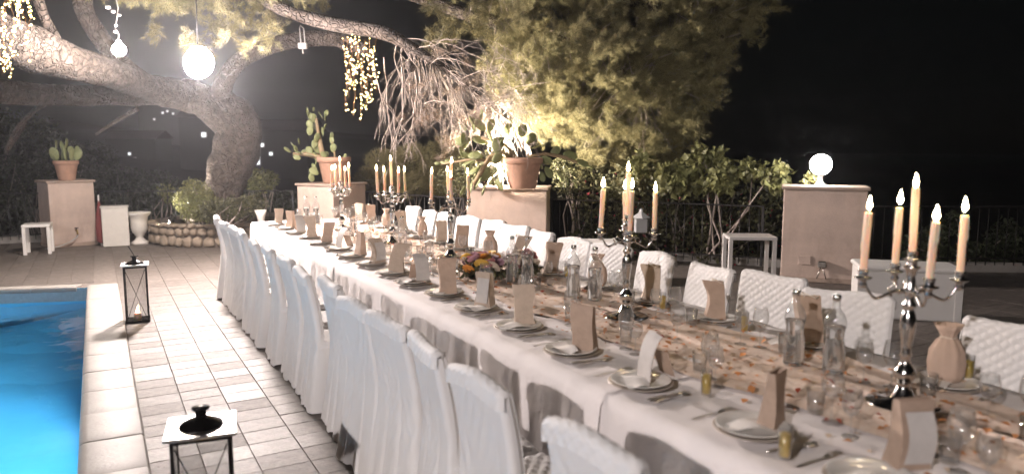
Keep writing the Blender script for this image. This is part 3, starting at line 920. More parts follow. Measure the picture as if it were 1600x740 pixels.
# ================================================================== CHAIRS IN SLIP COVERS
def chair_meshes(seed):
    r = random.Random(seed)
    ph = [r.uniform(0, 6.3) for _ in range(6)]
    c1, c2 = r.uniform(-.6, -.25), r.uniform(.25, .6)
    WR = [(r.uniform(.25, .9), r.uniform(-.9, .9), r.uniform(28, 60), r.choice((-1, 1)) * r.uniform(.15, .5), r.uniform(.002, .005)) for _ in range(6)]
    def xb(z):
        return .035 - .075 * max(0, (z - .55) / .45) ** 1.6 - .075 * max(0, (.55 - z) / .55) ** 1.3
    def hw(z):
        return .222 + .045 * max(0, (.6 - z) / .6)
    def fold(s, z):
        k = max(0, (.86 - z) / .86) ** 1.2
        f = .007 * math.sin(4.5 * s + ph[0]) + .003 * math.sin(11 * s + ph[1]) + .0015 * math.sin(19 * s + ph[2] + 2 * z)
        f += .028 * math.exp(-((s - c1 - .04 * math.sin(z * 4)) / .035) ** 2) + .022 * math.exp(-((s - c2 + .04 * math.sin(z * 5)) / .03) ** 2)
        wr = 0.0
        for (zj, sj, kj, sl, am) in WR:
            wr += am * math.exp(-((z - zj) / .16) ** 2 - ((s - sj) / .45) ** 2) * math.sin(kj * (z + s * sl))
        return f * k + .003 * math.sin(9 * z + 4 * s + ph[3]) * (1 - k) + wr
    # long smooth back panel, wrapping round both sides down to the hem
    def back(u, v):
        z = .962 - (.962 - .012) * v
        s = -1.25 + 2.5 * u
        z += (.012 * math.sin(7 * s + ph[4]) + .006 * math.sin(17 * s)) * v ** 3 * (1 if v < 1 else 1)
        z = max(z, .006)
        w = hw(z)
        depth = .046 if z > .50 else .046 + .36 * min(1, (.50 - z) / .03)
        if abs(s) <= 1:
            rc = max(0, abs(s) - .86) / .14
            y = s * w * (1 - .02 * rc); x = xb(z) + .018 * rc ** 2 + fold(s, z) - .012
        else:
            t = (abs(s) - 1) / .25
            y = math.copysign(w * (.98 + .02 * math.sin(8 * t + ph[5]) * max(0, .8 - z)), s)
            x = xb(z) + .010 + fold(math.copysign(1, s), z) * (1 - t) + t * depth * .82
            if z < .5: y += math.copysign(.014 * math.sin(t * 9 + ph[1]) * (.5 - z) * 2, s)
        return (x, y, z)
    a = MB().grid(back, 60, 56)
    me_back = a.mesh('back_panel', MT['cover'])
    # front skirt under the seat edge
    def front(u, v):
        z = max(.46 * (1 - v) + .012 * v, .006)
        s = -1 + 2 * u
        return (.455 + .04 * v + .018 * v * math.sin(14 * s + ph[2]), s * (.225 + .04 * v), z)
    me_front = MB().grid(front, 26, 8).mesh('front_skirt', MT['cover'])
    # quilted inner face, rolling over the top of the back
    def pts(u, v):
        s = -1 + 2 * u
        L1, L2 = .50, .125
        d = v * (L1 + L2 + .05)
        zt = .967 - .010 * s * s + .010 * math.sin(3 * s + ph[0])
        if d < L1:
            z = zt - L1 + d; x = xb(z) + .048; nx, nz = 1, 0
        elif d < L1 + L2:
            t = (d - L1) / L2 * math.pi; x = xb(zt) + .018 + .030 * math.cos(t); z = zt + .024 * math.sin(t); nx, nz = math.cos(t), math.sin(t)
        else:
            z = zt - (d - L1 - L2); x = xb(zt) - .012; nx, nz = -1, 0
        w = .225
        e = max(0, abs(s) - .9) / .1
        y = s * w; q = .050
        A, B = (y + d) / q, (y - d) / q
        h = (.0075 if d < L1 - .02 else .0045) * (abs(math.sin(math.pi * A)) * abs(math.sin(math.pi * B))) ** .45 * (1 - e)
        return (x + nx * (h - .02 * e * e), y, z + nz * (h - .02 * e * e))
    me_quilt = MB().grid(pts, 76, 84).mesh('quilted_face', MT['cover'])
    def seat(u, v):
        x = .05 + .42 * u; y = -.232 + .464 * v
        e = min(u, 1 - u, v, 1 - v)
        q = .066
        h = .011 * (abs(math.sin(math.pi * (x + y) / q)) * abs(math.sin(math.pi * (x - y) / q))) ** .55 * min(1, e * 14)
        return (x, y, .455 + h + .025 * min(1, e * 9) ** .5)
    me_seat = MB().grid(seat, 40, 40).mesh('seat', MT['cover'])
    return me_back, me_front, me_quilt, me_seat
CH = [chair_meshes(k) for k in range(8)]
def chair(x, y, rz, k, label, group):
    t = thing('banquet_chair', label, 'chair', (x, y, 0), rz, group)
    m = CH[k % 8]
    t.scale = (1, 1 + rng.uniform(-.03, .03), 1 + rng.uniform(-.015, .015))
    ob('back_panel', m[0], t); ob('front_skirt', m[1], t); ob('quilted_face', m[2], t); ob('seat', m[3], t)
    return t
LY = [2.02, 2.74, 3.27, 3.74, 4.22] + [4.22 + .63 * k for k in range(1, 10)]
for i, yf in enumerate(LY):
    lab = 'white slip covered chair on the pool side of the table, %s from the camera' % ORD[i]
    chair(1.245 + rng.uniform(-.03, .035), yf - .235 + rng.uniform(-.02, .02), R(rng.uniform(-8, 7)), i * 3 + rng.randrange(2), lab, 'covered chairs along the pool side')
RY = [2.09, 3.06, 3.66, 4.19, 4.8, 5.45, 6.05, 6.6, 7.17, 7.72, 8.3, 8.93, 9.55, 10.15]
for i, yf in enumerate(RY):
    lab = 'white quilted chair on the pillar side of the table, %s from the camera' % ORD[i]
    c_ = chair(3.93 + rng.uniform(-.04, .03), yf - .235, math.pi + R((12, 17)[i] if i < 2 else rng.uniform(-8, 10)), i * 2 + rng.randrange(2), lab, 'covered chairs along the pillar side')
    c_.scale.y *= 1.18 if i < 2 else 1.07

# ================================================================== TABLE
TZ = .76
TX0, TX1, TY0, TY1 = 1.90, 3.52, .50, 11.0
tb = thing('banquet_table', 'long banquet table hidden under white cloths', 'table', (2.71, 5.7, 0))
MB().cbox((0, 0, TZ - .03), (TX1 - TX0 - .03, TY1 - TY0 - .03, .04), .006).build('table_top', MT['greybox'], tb, smooth=False)
leg = MB().tube([(0, 0, 0), (0, 0, TZ - .05)], .02, 8).mesh('leg', MT['iron'])
for k in range(6):
    for sx in (-.6, .6): ob('leg', leg, tb, (sx, -5 + 2 * k, 0))
def tablecloth(k, y0, y1, lift, end):
    W = TX1 - TX0; drop = .60
    r = random.Random(40 + k); ph = [r.uniform(0, 6.3) for _ in range(8)]
    def fn(u, v):
        y = y0 + (y1 - y0) * v
        d = u * (W + 2 * drop)
        s = -1
        if d < drop: dd = drop - d; x = TX0; s = -1
        elif d > drop + W: dd = d - drop - W; x = TX1; s = 1
        else:
            x = TX0 + d - drop
            z = TZ + lift + .0025 * math.sin(9 * y + ph[0]) * math.sin(5 * x + ph[1]) + .002 * math.sin(23 * y + 3 * x)
            # ironed creases
            z += .004 * math.exp(-(((y - y0) % .52 - .26) / .012) ** 2) + .004 * math.exp(-(((x - TX0) % .54 - .27) / .012) ** 2)
            return (x, y, z)
        q = dd / drop
        f = (.010 * math.sin(7.5 * y + ph[2]) + .008 * math.sin(13 * y + ph[3]) + .004 * math.sin(29 * y + ph[4]))
        f += .012 * math.exp(-(((y - y0) % .52 - .26) / .02) ** 2)
        rr = .02
        out = lift + .012 * min(1, dd / .03) + q ** .8 * (.03 + f) + .01 * q
        return (x + s * out, y, TZ + lift - dd + .003 * math.sin(5 * y) * q)
    nu_side = 12; nu_top = 26
    us = [drop / (W + 2 * drop) * i / nu_side for i in range(nu_side)] + [(drop + W * i / nu_top) / (W + 2 * drop) for i in range(nu_top)] + \
         [(drop + W + drop * i / nu_side) / (W + 2 * drop) for i in range(nu_side + 1)]
    n = len(us) - 1
    mb = MB().grid(lambda a, b: fn(us[int(round(a * n))], b), n, 96)
    if end:
        def fe(u, v):
            x = TX0 - .03 * v + (TX1 - TX0 + .06 * v) * u
            q = v
            return (x, TY1 + .004 + .012 * min(1, v * 15) + q * (.02 + .02 * math.sin(9 * x)), TZ + lift - drop * v)
        mb.grid(fe, 40, 10)
    o = mb.build('tablecloth', MT['cloth'])
    n = ['nearest the camera', 'second from the camera', 'in the middle of the table', 'second from the far end', 'at the far end of the table'][k]
    tag(o, 'white cloth draped over the long table, the piece ' + n, 'tablecloth', 'table cloths laid end to end')
step = (TY1 - TY0) / 5
for k in range(5):
    tablecloth(k, TY0 + step * k - (.06 if k else 0), TY0 + step * (k + 1), .004 + .006 * (k % 2), k == 4)
CZ = TZ + .012
def runner():
    def fn(u, v):
        y = .6 + 10.2 * v
        e = .05 * math.sin(3.1 * y) + .03 * math.sin(7.7 * y + 1)
        x = 2.44 + .10 * math.sin(1.3 * y) * .3 + (u) * (.80) + (e if u > .5 else -e * .8)
        w = math.sin(26 * u + 2.0 * math.sin(2 * y)) * .006 + math.sin(17 * y + 9 * u) * .004
        return (x, y, CZ + .009 + w * min(1, u * 8, (1 - u) * 8))
    o = MB().grid(fn, 28, 260).build('table_runner', MT['runner'])
    tag(o, 'crumpled peach table runner along the middle of the table', 'table runner')
runner()

# petals and leaves strewn along the table
def petals():
    n = 1500
    P = np.stack([nr.normal(2.80, .27, n).clip(2.2, 3.35), nr.uniform(.8, 10.6, n), np.full(n, CZ + .018)], 1)
    d = nrm(np.stack([nr.normal(0, 1, n), nr.normal(0, 1, n), nr.uniform(0, .35, n)], 1))
    s = nrm(np.cross(d, np.array([0, 0, 1.0]))) ; ln = nr.uniform(.015, .05, n)[:, None]
    V = np.stack([P, P + d*ln*.5 - s*ln*.42 + [0,0,.006], P + d*ln, P + d*ln*.5 + s*ln*.42 + [0,0,.006]], 1)
    for nm, mt, sel, lab in (('petals', 'petal_orange', slice(0, 800), 'orange and peach petals strewn along the table'), ('petals', 'petal_red', slice(800, 930), 'red petals strewn along the table'),
                        ('petals', 'petal_pale', slice(930, 1500), 'pale cream petals strewn along the table')):
        v = V[sel].reshape(-1, 3); b = np.arange(len(v) // 4)[:, None] * 4
        F = np.concatenate([b + np.array([[0, 2, 1]]), b + np.array([[0, 3, 2]])])
        o = ob(nm, np_mesh(nm, v, F, MT[mt])); tag(o, lab, 'petals', kind='stuff')
MT['petal_orange'] = M('petal_orange', (0.62, 0.27, 0.10), .6, island=.35, trans=.2)
MT['petal_red'] = M('petal_red', (0.50, 0.09, 0.05), .6, island=.3, trans=.2)
MT['petal_pale'] = M('petal_pale', (0.75, 0.58, 0.42), .6, island=.2, trans=.2)
petals()

# ---- candelabra
def candelabrum(x, y, rz, label, sc=1.0, armr=.18):
    t = thing('candelabrum', label, 'candelabrum', (x, y, CZ + .010), rz, 'silver candelabra along the table')
    t.scale = (sc, sc, sc)
    MB().lathe([(.001,.0),(.14,.0),(.145,.004),(.14,.009),(.10,.012),(.06,.022),(.045,.04),(.03,.07)], 28).build('foot', MT['silver'], t)
    MB().lathe([(.03,.07),(.022,.085),(.03,.10),(.043,.125),(.043,.145),(.028,.165),(.02,.18),(.018,.20),(.026,.21),(.018,.225),(.022,.26),(.030,.32),(.031,.36),(.022,.395),(.016,.405),
                (.028,.415),(.028,.425),(.016,.44),(.02,.47),(.03,.485),(.02,.50),(.016,.54),(.022,.56),(.032,.575),(.034,.58),(.02,.585),(.02,.60),(.026,.61),(.026,.615),(.001,.616)], 20).build('stem', MT['silver'], t)
    cups = [(0, 0, .60)]
    for k in range(4):
        a = k * math.pi / 2
        ca, sa = math.cos(a), math.sin(a)
        P = []
        for i in range(13):
            u = i / 12
            rr = .018 + (armr - .018) * u
            z = .47 + .05 * math.sin(u * math.pi * 1.0 + math.pi * .02) * (1 - u) * 1.6 - .055 * math.sin(u * math.pi) + .05 * max(0, u - .72) / .28
            P.append((ca * rr, sa * rr, z))
        arm = MB().tube(P, [.0085 - .003 * i / 12 for i in range(13)], 8)
        arm.tube([(ca*.07, sa*.07, .455), (ca*.085, sa*.085, .49), (ca*.06, sa*.06, .51), (ca*.045, sa*.045, .49), (ca*.06, sa*.06, .475)], [.005,.005,.005,.004,.003], 6)
        arm.build('arm', MT['silver'], t)
        cups.append((ca * armr, sa * armr, P[-1][2]))
    cup = MB().lathe([(.004,-.004),(.014,.0),(.018,.012),(.012,.024),(.018,.032),(.034,.038),(.036,.042),(.020,.045),(.017,.05),(.021,.07),(.022,.074),(.015,.074),(.015,.06)], 16).mesh('candle_cup', MT['silver'])
    for k, (cx_, cy_, cz_) in enumerate(cups):
        c = ob('candle_cup', cup, t, (cx_, cy_, cz_ - .03))
        L = rng.uniform(.225, .255) if k else .27
        lean = (rng.uniform(-.05, .05), rng.uniform(-.05, .05))
        mb = MB()
        mb.lathe([(.0145,.0),(.0145,L*.5),(.014,L-.006),(.012,L),(.004,L-.004),(.001,L-.005)], 14)
        for q in range(rng.randint(1, 3)):
            a = rng.uniform(0, 6.3); zz = rng.uniform(.3, .75) * L
            mb.tube([(math.cos(a)*.0145, math.sin(a)*.0145, zz + (L - zz) * w) for w in (1, .7, .4, .15, 0)], [.002,.004,.0035,.005,.0015], 6)
        cd = mb.build('candle', MT['wax'], t)
        cd.location = (cx_, cy_, cz_ + .032); cd.rotation_euler = (lean[0], lean[1], rng.uniform(0, 6))
        MB().tube([(0,0,L-.006),(.001,0,L+.008)], .0012, 5).build('wick', MT['wick'], cd)
        MB().lathe([(.001,L+.001),(.006,L+.007),(.0105,L+.016),(.0095,L+.026),(.0055,L+.042),(.002,L+.054),(.0004,L+.060)], 10).build('flame', MT['flame'], cd).scale = (rng.uniform(.75, 1.2), rng.uniform(.75, 1.2), rng.uniform(.98, 1.06))
    return t
FACE = lambda x, y: -math.atan2(x, y)
candelabrum(2.88, 1.80, FACE(2.9, 1.8) + R(20), 'silver five arm candelabrum with dripping candles, nearest the camera at right', 1.0, .185)
candelabrum(2.86, 3.63, FACE(2.86, 3.63) + R(5), 'silver five arm candelabrum second from the camera, in front of the hedge', 1.0, .165)
candelabrum(2.95, 6.47, FACE(2.95, 6.47) + R(4), 'silver five arm candelabrum beside the flower arrangement and prickly pear pillar', 1.0, .18)
candelabrum(2.83, 7.75, FACE(2.83, 7.75) + R(25), 'silver five arm candelabrum in front of the railing, second from the far end', 1.0, .165)
candelabrum(2.70, 9.25, FACE(2.7, 9.25) + R(28), 'silver five arm candelabrum farthest from the camera, before the far pillar', .98, .13)

# ---- place settings
def bag_mesh(seed, w=.125, d=.085, h=.235, lean=0.0, flare=.25, two=True):
    r = random.Random(seed); ph = [r.uniform(0, 6.3) for _ in range(4)]
    def ring(v):
        z = h * v
        k = 1 - flare * math.sin(min(1, v * 1.35) * math.pi * .5) * .55
        dd = d * (1 - .62 * v ** 1.2) ; ww = w * (1.04 - flare * .75 * math.sin(min(1, v * 1.15) * math.pi) ** .8 - .03 * math.sin(v * 5 + ph[0]))
        g = .35 * v ** .7 * dd
        ox = lean * v * v + .006 * math.sin(5 * v + ph[1])
        oy = .006 * math.sin(4 * v + ph[2])
        tw = .12 * math.sin(2 * v + ph[3])
        P = [(-ww/2, -dd/2), (0, -dd/2 - .004 * math.sin(9 * v)), (ww/2, -dd/2), (ww/2 - g * .35, 0), (ww/2, dd/2), (0, dd/2), (-ww/2, dd/2), (-ww/2 + g * .35, 0)]
        e = .004 * math.sin(6 + ph[2])
        return [(x * math.cos(tw) - y * math.sin(tw) + ox, x * math.sin(tw) + y * math.cos(tw) + oy, z + (e * math.sin(i * 2.1 + ph[0]) if v == 1 else 0)) for i, (x, y) in enumerate(P)]
    n = 8; rows = 12
    mb = MB(); o = []; fs = []
    for j in range(rows + 1): o += ring(j / rows)
    for j in range(rows):
        for i in range(n):
            k = (i + 1) % n
            fs.append((j*n+i, j*n+k, (j+1)*n+k, (j+1)*n+i))
    fs.append(tuple(range(n - 1, -1, -1)))
    mb.add(o, fs)
    return mb
BAGS = []
for k in range(14):
    me = bag_mesh(k, lean=rng.uniform(-.035, .05), flare=rng.choice((.05, .15, .25, .35, .42)), d=rng.uniform(.075, .1)).mesh('paper', MT['kraft' if k % 3 else 'kraft_pale'], False)
    sharp(me, 25); BAGS.append(me)
def handle_mesh(s):
    return MB().tube([(-.035, s*.014, .222), (-.033, s*.02, .25), (-.02, s*.03, .262 - .02), (0, s*.038, .235), (.02, s*.034, .225), (.033, s*.02, .235), (.035, s*.014, .222)], .0028, 6).mesh('handle', MT['cord'])
HND = [handle_mesh(-1), handle_mesh(1)]
def paper_bag(x, y, rz, k, label, sc=1.0, handle=False, card=False):
    t = thing('paper_bag', label, 'paper bag', (x, y, CZ + .022), rz, 'kraft favour bags on the table')
    t.scale = (sc, sc, sc)
    ob('paper', BAGS[k % 14], t)
    t.rotation_euler = (rng.uniform(-.05, .05), rng.uniform(-.07, .07), rz)
    if handle:
        ob('handle', HND[0], t); ob('handle', HND[1], t)
    if card:   # white card tied to one face
        def fn(u, v): return (-.05 + .10 * u + .01 * math.sin(3 * v), -.052 + .022 * v - .012 * math.sin(v * 3), .03 + .17 * v)
        MB().grid(fn, 4, 8).build('card', MT['pale_paper'], t)
def menu_card(x, y, rz, label, k):
    t = thing('menu_card', label, 'card', (x, y, CZ + .030), rz, 'curved menu cards')
    def fn(u, v, o=0.0):
        q = v * 1.15
        return (-.055 + .11 * u + .01 * math.sin(2 * v + k), .10 * (1 - math.cos(q)) * 1.3 - .05 + .006 * math.cos(3 * u) + o, .205 * math.sin(q) / math.sin(1.15) * (.98 + .02 * math.sin(5 * u)))
    MB().grid(lambda u, v: fn(u, v), 6, 12).build('front_sheet', MT['pale_paper'], t)
    MB().grid(lambda u, v: fn(u, v, .004), 6, 12).build('back_sheet', MT['kraft'], t)
    MB().grid(lambda u, v: (-.055 + .11 * u, .045 + .05 * (1 - v) , .12 * v), 4, 4).build('strut', MT['kraft'], t)
def pouch(x, y, rz, label, sc=1.0):
    t = thing('linen_pouch', label, 'pouch', (x, y, CZ + .022), rz, 'gathered linen favour pouches')
    t.scale = (sc, sc * .8, sc)
    MB().lathe([(.001,.0),(.06,.0),(.075,.03),(.078,.08),(.07,.13),(.045,.175),(.028,.19),(.04,.215),(.058,.245),(.055,.243),(.026,.19)], 40,
               wob=lambda a, z: 1 + (.10 * math.sin(9 * a) + .06 * math.sin(17 * a + 1)) * min(1, z / .17) + .03 * math.sin(3 * a + z * 20)).build('cloth', MT['pouch'], t)
    MB().tube([(math.cos(a) * .034, math.sin(a) * .034, .19 + .003 * math.sin(3 * a)) for a in [i * math.pi / 8 for i in range(17)]] + [(.06, .0, .15), (.065, .01, .12)], .0025, 5).build('drawstring', MT['cord'], t)

PLATE = MB().lathe([(.001,.004),(.085,.004),(.10,.008),(.135,.018),(.137,.021),(.133,.021),(.10,.012),(.085,.008),(.001,.008)], 32).mesh('plate', MT['porcelain'])
CHARGER = MB().lathe([(.001,.0),(.11,.0),(.146,.012),(.149,.014),(.145,.015),(.11,.004),(.001,.004)], 32).mesh('charger', MT['charger'])
def cutlery(kind):
    mb = MB()
    if kind == 'fork':
        mb.grid(lambda u, v: ((-.5 + u) * (.007 + .006 * (1 - v)), -.11 + .14 * v, .004 + .004 * math.sin(v * 3)), 2, 8)
        mb.grid(lambda u, v: ((-.5 + u) * (.008 + .017 * math.sin(min(1, v * 1.4) * 1.57)), .03 + .035 * v, .005 + .006 * v), 4, 4)
        for i in range(4): mb.box((-.009 + .006 * i, .088, .012), (.0028, .05, .0022))
    elif kind == 'knife':
        mb.cbox((0, -.06, .005), (.013, .11, .007), .002)
        mb.grid(lambda u, v: ((-.3 + u) * .017 * (1 - .5 * v ** 4), -.005 + .12 * v, .004 + .0015 * u), 3, 8)
    else:
        mb.grid(lambda u, v: ((-.5 + u) * (.007 + .005 * (1 - v)), -.11 + .14 * v, .004 + .004 * math.sin(v * 3)), 2, 8)
        mb.ball((0, .055, .008), (.017, .028, .004), 10, 6)
    return mb.mesh(kind, MT['flatware'])
CUT = {k: cutlery(k) for k in ('fork', 'knife', 'spoon')}
def napkin_mesh(seed):
    r = random.Random(seed); a, b = r.uniform(0, 6), r.uniform(0, 6)
    def fn(u, v):
        return ((u - .5) * .13 * (1 - .3 * v), (v - .5) * .2, .012 + .010 * math.sin(5 * u + a) * v + .008 * math.sin(7 * v + b))
    return MB().grid(fn, 10, 12).mesh('napkin', MT['napkin'])
NAP = [napkin_mesh(k) for k in range(4)]
WINE = MB().lathe([(.001,.003),(.034,.003),(.036,.0015),(.034,.0045),(.008,.009),(.0042,.018),(.004,.085),(.007,.096),(.024,.108),(.037,.128),(.042,.150),(.041,.175),(.035,.205),(.0335,.214),(.0325,.214),(.034,.205),(.040,.175),(.041,.150),(.036,.129),(.023,.110),(.001,.102)], 24).mesh('wine_glass', MT['glass'])
TUMB = MB().lathe([(.001,.002),(.030,.002),(.031,.010),(.0365,.100),(.0355,.100),(.030,.012),(.001,.009)], 24).mesh('tumbler', MT['glass'])
BOT = MB().lathe([(.001,.0),(.046,.0),(.050,.006),(.050,.10),(.047,.13),(.041,.16),(.042,.19),(.049,.225),(.049,.245),(.040,.275),(.024,.298),(.0165,.315),(.0165,.345),(.001,.346)], 28).mesh('glass_body', MT['bottle'])
BWAT = MB().lathe([(.001,.004),(.044,.004),(.0475,.010),(.0475,.10),(.0445,.13),(.0385,.16),(.0395,.19),(.0455,.222),(.001,.223)], 28).mesh('water', MT['drink'])
BCAP = MB().lathe([(.018,.343),(.019,.345),(.019,.366),(.017,.369),(.001,.370)], 20).mesh('cap', MT['silver'])
LIQ = [MB().lathe([(.001,.002),(.020,.002),(.021,.006),(.0235,.115),(.0228,.115),(.020,.010),(.001,.008)], 20).mesh('glass_body', MT['glass']),
       MB().lathe([(.001,.010),(.0195,.010),(.0215,.088),(.001,.089)], 18).mesh('liqueur', MT['liqueur'])]
def glass(mesh, name, x, y, label, grp, sc=1.0):
    o = ob(name, mesh, None, (x, y, CZ + .008), rng.uniform(0, 6)); o.scale = (sc, sc, sc)
    return tag(o, label, name.replace('_', ' '), grp)
LS = [1.41, 1.91, 2.55, 3.14, 3.72, 4.30, 4.86, 5.39, 5.88, 6.42, 6.98, 7.54, 8.1, 8.66, 9.22, 9.78, 10.34]
for i, y in enumerate(LS):
    n = ORD[i]
    side = 'at %s place from the camera, pool side' % n
    g = 'pool side place settings'
    x = 2.13 + rng.uniform(-.03, .03)
    pl = thing('plate', 'white plate on a silver charger ' + side, 'plate', (x, y, CZ + .006), 0, g)
    ob('plate_rim', PLATE, pl, (0, 0, .006)); ob('charger', CHARGER, pl)
    for kind, dy, dx in (('fork', .19, -.02), ('knife', -.185, 0), ('spoon', -.215, .01)):
        c = ob(kind, CUT[kind], None, (x + dx + rng.uniform(-.01, .01), y + dy, CZ + .006), -math.pi / 2 + rng.uniform(-.12, .12))
        tag(c, 'silver %s ' % kind + side, kind, g)
    nk = ob('napkin', NAP[i % 4], None, (x - .04, y + rng.uniform(-.03, .03), CZ + .022), rng.uniform(0, 3)); tag(nk, 'folded white napkin ' + side, 'napkin', g)
    if i == 0:
        paper_bag(2.30, y, -YAW + R(8), 2, 'kraft bag with a white card face near the bottom right, below the nearest candelabrum', 1.0, card=True)
    elif i == 4:
        paper_bag(x + .06, y + .03, R(-20), 3, 'kraft bag half hidden behind a wine glass ' + side, 1.0)
    elif i in (2, 7, 11, 14):
        menu_card(x + .06, y, -YAW + R((-62, 30, -40, 20)[(2, 7, 11, 14).index(i)]), 'curved pale menu card leaning back ' + side, i)
    elif i in (5, 9):
        paper_bag(x + .07, y, -YAW + R((-35, 40)[i // 9]), 6, 'tilted kraft bag with a pale front ' + side, .95, card=True)
    else:
        paper_bag(x + .05 + rng.uniform(-.04, .05), y + rng.uniform(-.06, .06), -YAW + R(rng.choice((-12, 5, 28, -34, 46, 60, -50))), i + 1, 'standing brown kraft bag ' + side, rng.uniform(.84, 1.08))
    glass(WINE, 'wine_glass', x + .30 + rng.uniform(-.03, .03), y - .10, 'clear wine glass ' + side, g, rng.uniform(.95, 1.05))
    glass(WINE, 'wine_glass', x + .26, y - .21 + rng.uniform(-.02, .02), 'smaller wine glass nearer the knife ' + side, g, .86)
    glass(TUMB, 'tumbler', x + .36, y - .02 + rng.uniform(-.03, .03), 'clear water tumbler ' + side, g)
RS = [1.30, 1.86, 2.62, 3.29, 3.92, 4.55, 5.2, 5.8, 6.36, 6.94, 7.5, 8.06, 8.68, 9.3, 9.9, 10.4]
for i, y in enumerate(RS):
    n = ORD[i]
    side = 'at %s place from the camera, pillar side' % n
    g = 'pillar side place settings'
    x = 3.30 + rng.uniform(-.02, .02)
    pl = thing('plate', 'white plate on a silver charger ' + side, 'plate', (x, y, CZ + .006), 0, g)
    ob('plate_rim', PLATE, pl, (0, 0, .006)); ob('charger', CHARGER, pl)
    if i < 8:
        for kind, dy in (('fork', -.19), ('knife', .185)):
            c = ob(kind, CUT[kind], None, (x + rng.uniform(-.01, .01), y + dy, CZ + .006), math.pi / 2 + rng.uniform(-.12, .12))
            tag(c, 'silver %s ' % kind + side, kind, g)
    nk = ob('napkin', NAP[(i + 1) % 4], None, (x - .10, y + .05, CZ + .022), rng.uniform(0, 3)); tag(nk, 'folded white napkin ' + side, 'napkin', g)
    if i in (0, 1, 5, 8, 11, 13):
        pouch(x + .02, y + .02, rng.uniform(0, 6), 'gathered linen pouch ' + side, 1.06 if i < 2 else .95)
    else:
        paper_bag(x + .02, y + .02, -YAW + R(rng.uniform(-16, 12)), i + 2, 'brown kraft bag with cord handles ' + side, rng.uniform(.95, 1.08), handle=True)
    glass(WINE, 'wine_glass', x - .26 + rng.uniform(-.02, .02), y + .10, 'clear wine glass ' + side, g, rng.uniform(.95, 1.05))
    glass(TUMB, 'tumbler', x - .22, y - .02 + rng.uniform(-.03, .03), 'clear water tumbler ' + side, g)
    glass(WINE, 'wine_glass', x - .30, y + .21 + rng.uniform(-.02, .02), 'smaller wine glass nearer the runner ' + side, g, .88)
for k in range(18):
    y = 1.35 + k * .53 + rng.uniform(-.08, .08); x = 2.62 + rng.uniform(-.06, .34)
    if any(abs(y - q) < .2 for q in (1.8, 3.63, 5.3, 6.47, 7.75, 9.25, 2.3, 4.2, 4.9)): continue
    glass(WINE if k % 2 else TUMB, 'wine_glass' if k % 2 else 'tumbler', x, y, 'clear %s on the peach runner, about the %s along the table' % ('wine glass' if k % 2 else 'tumbler', ORD[k]), 'glasses standing on the runner')
def bottle(x, y, label):
    t = thing('water_bottle', label, 'bottle', (x, y, CZ + .018), rng.uniform(0, 6), 'glass water bottles')
    ob('glass_body', BOT, t); ob('cap', BCAP, t); ob('water', BWAT, t)
for x, y, lab in ((2.93, 2.40, 'left one of two clear water bottles nearest the camera'), (2.99, 2.22, 'right one of two clear water bottles nearest the camera'),
                  (2.90, 4.28, 'left one of two water bottles beside the second candelabrum'), (2.97, 4.12, 'right one of two water bottles beside the second candelabrum'),
                  (2.78, 4.95, 'left one of two waisted water bottles right of the flower arrangement'), (2.84, 4.82, 'right one of two waisted water bottles right of the flower arrangement'),
                  (2.62, 6.9, 'single water bottle behind the kraft bags left of the flowers'), (2.62, 8.5, 'single water bottle in front of the far candelabrum'),
                  (2.5, 10.25, 'left one of the pair of water bottles at the far table end'), (2.62, 10.2, 'right one of the pair of water bottles at the far table end')):
    bottle(x, y, lab)
for px, py, lab in ((1103, 622, 'slim glass of yellow liqueur beside the third tilted bag'), (1225, 722, 'slim glass of yellow liqueur at the bottom edge'), (1512, 600 - 2, 'slim glass of yellow liqueur right of the nearest candelabrum'),
                    (1163, 522, 'slim glass of yellow liqueur in front of the quilted chairs'), (886, 436, 'slim glass of yellow liqueur near the second candelabrum'), (1035, 487, 'slim glass of yellow liqueur beside the handled bag')):
    p = atz(px, py, CZ)
    t = thing('liqueur_glass', lab, 'glass', (p.x, p.y, CZ + .016), 0, 'yellow liqueur glasses')
    ob('glass_body', LIQ[0], t); ob('liqueur', LIQ[1], t)

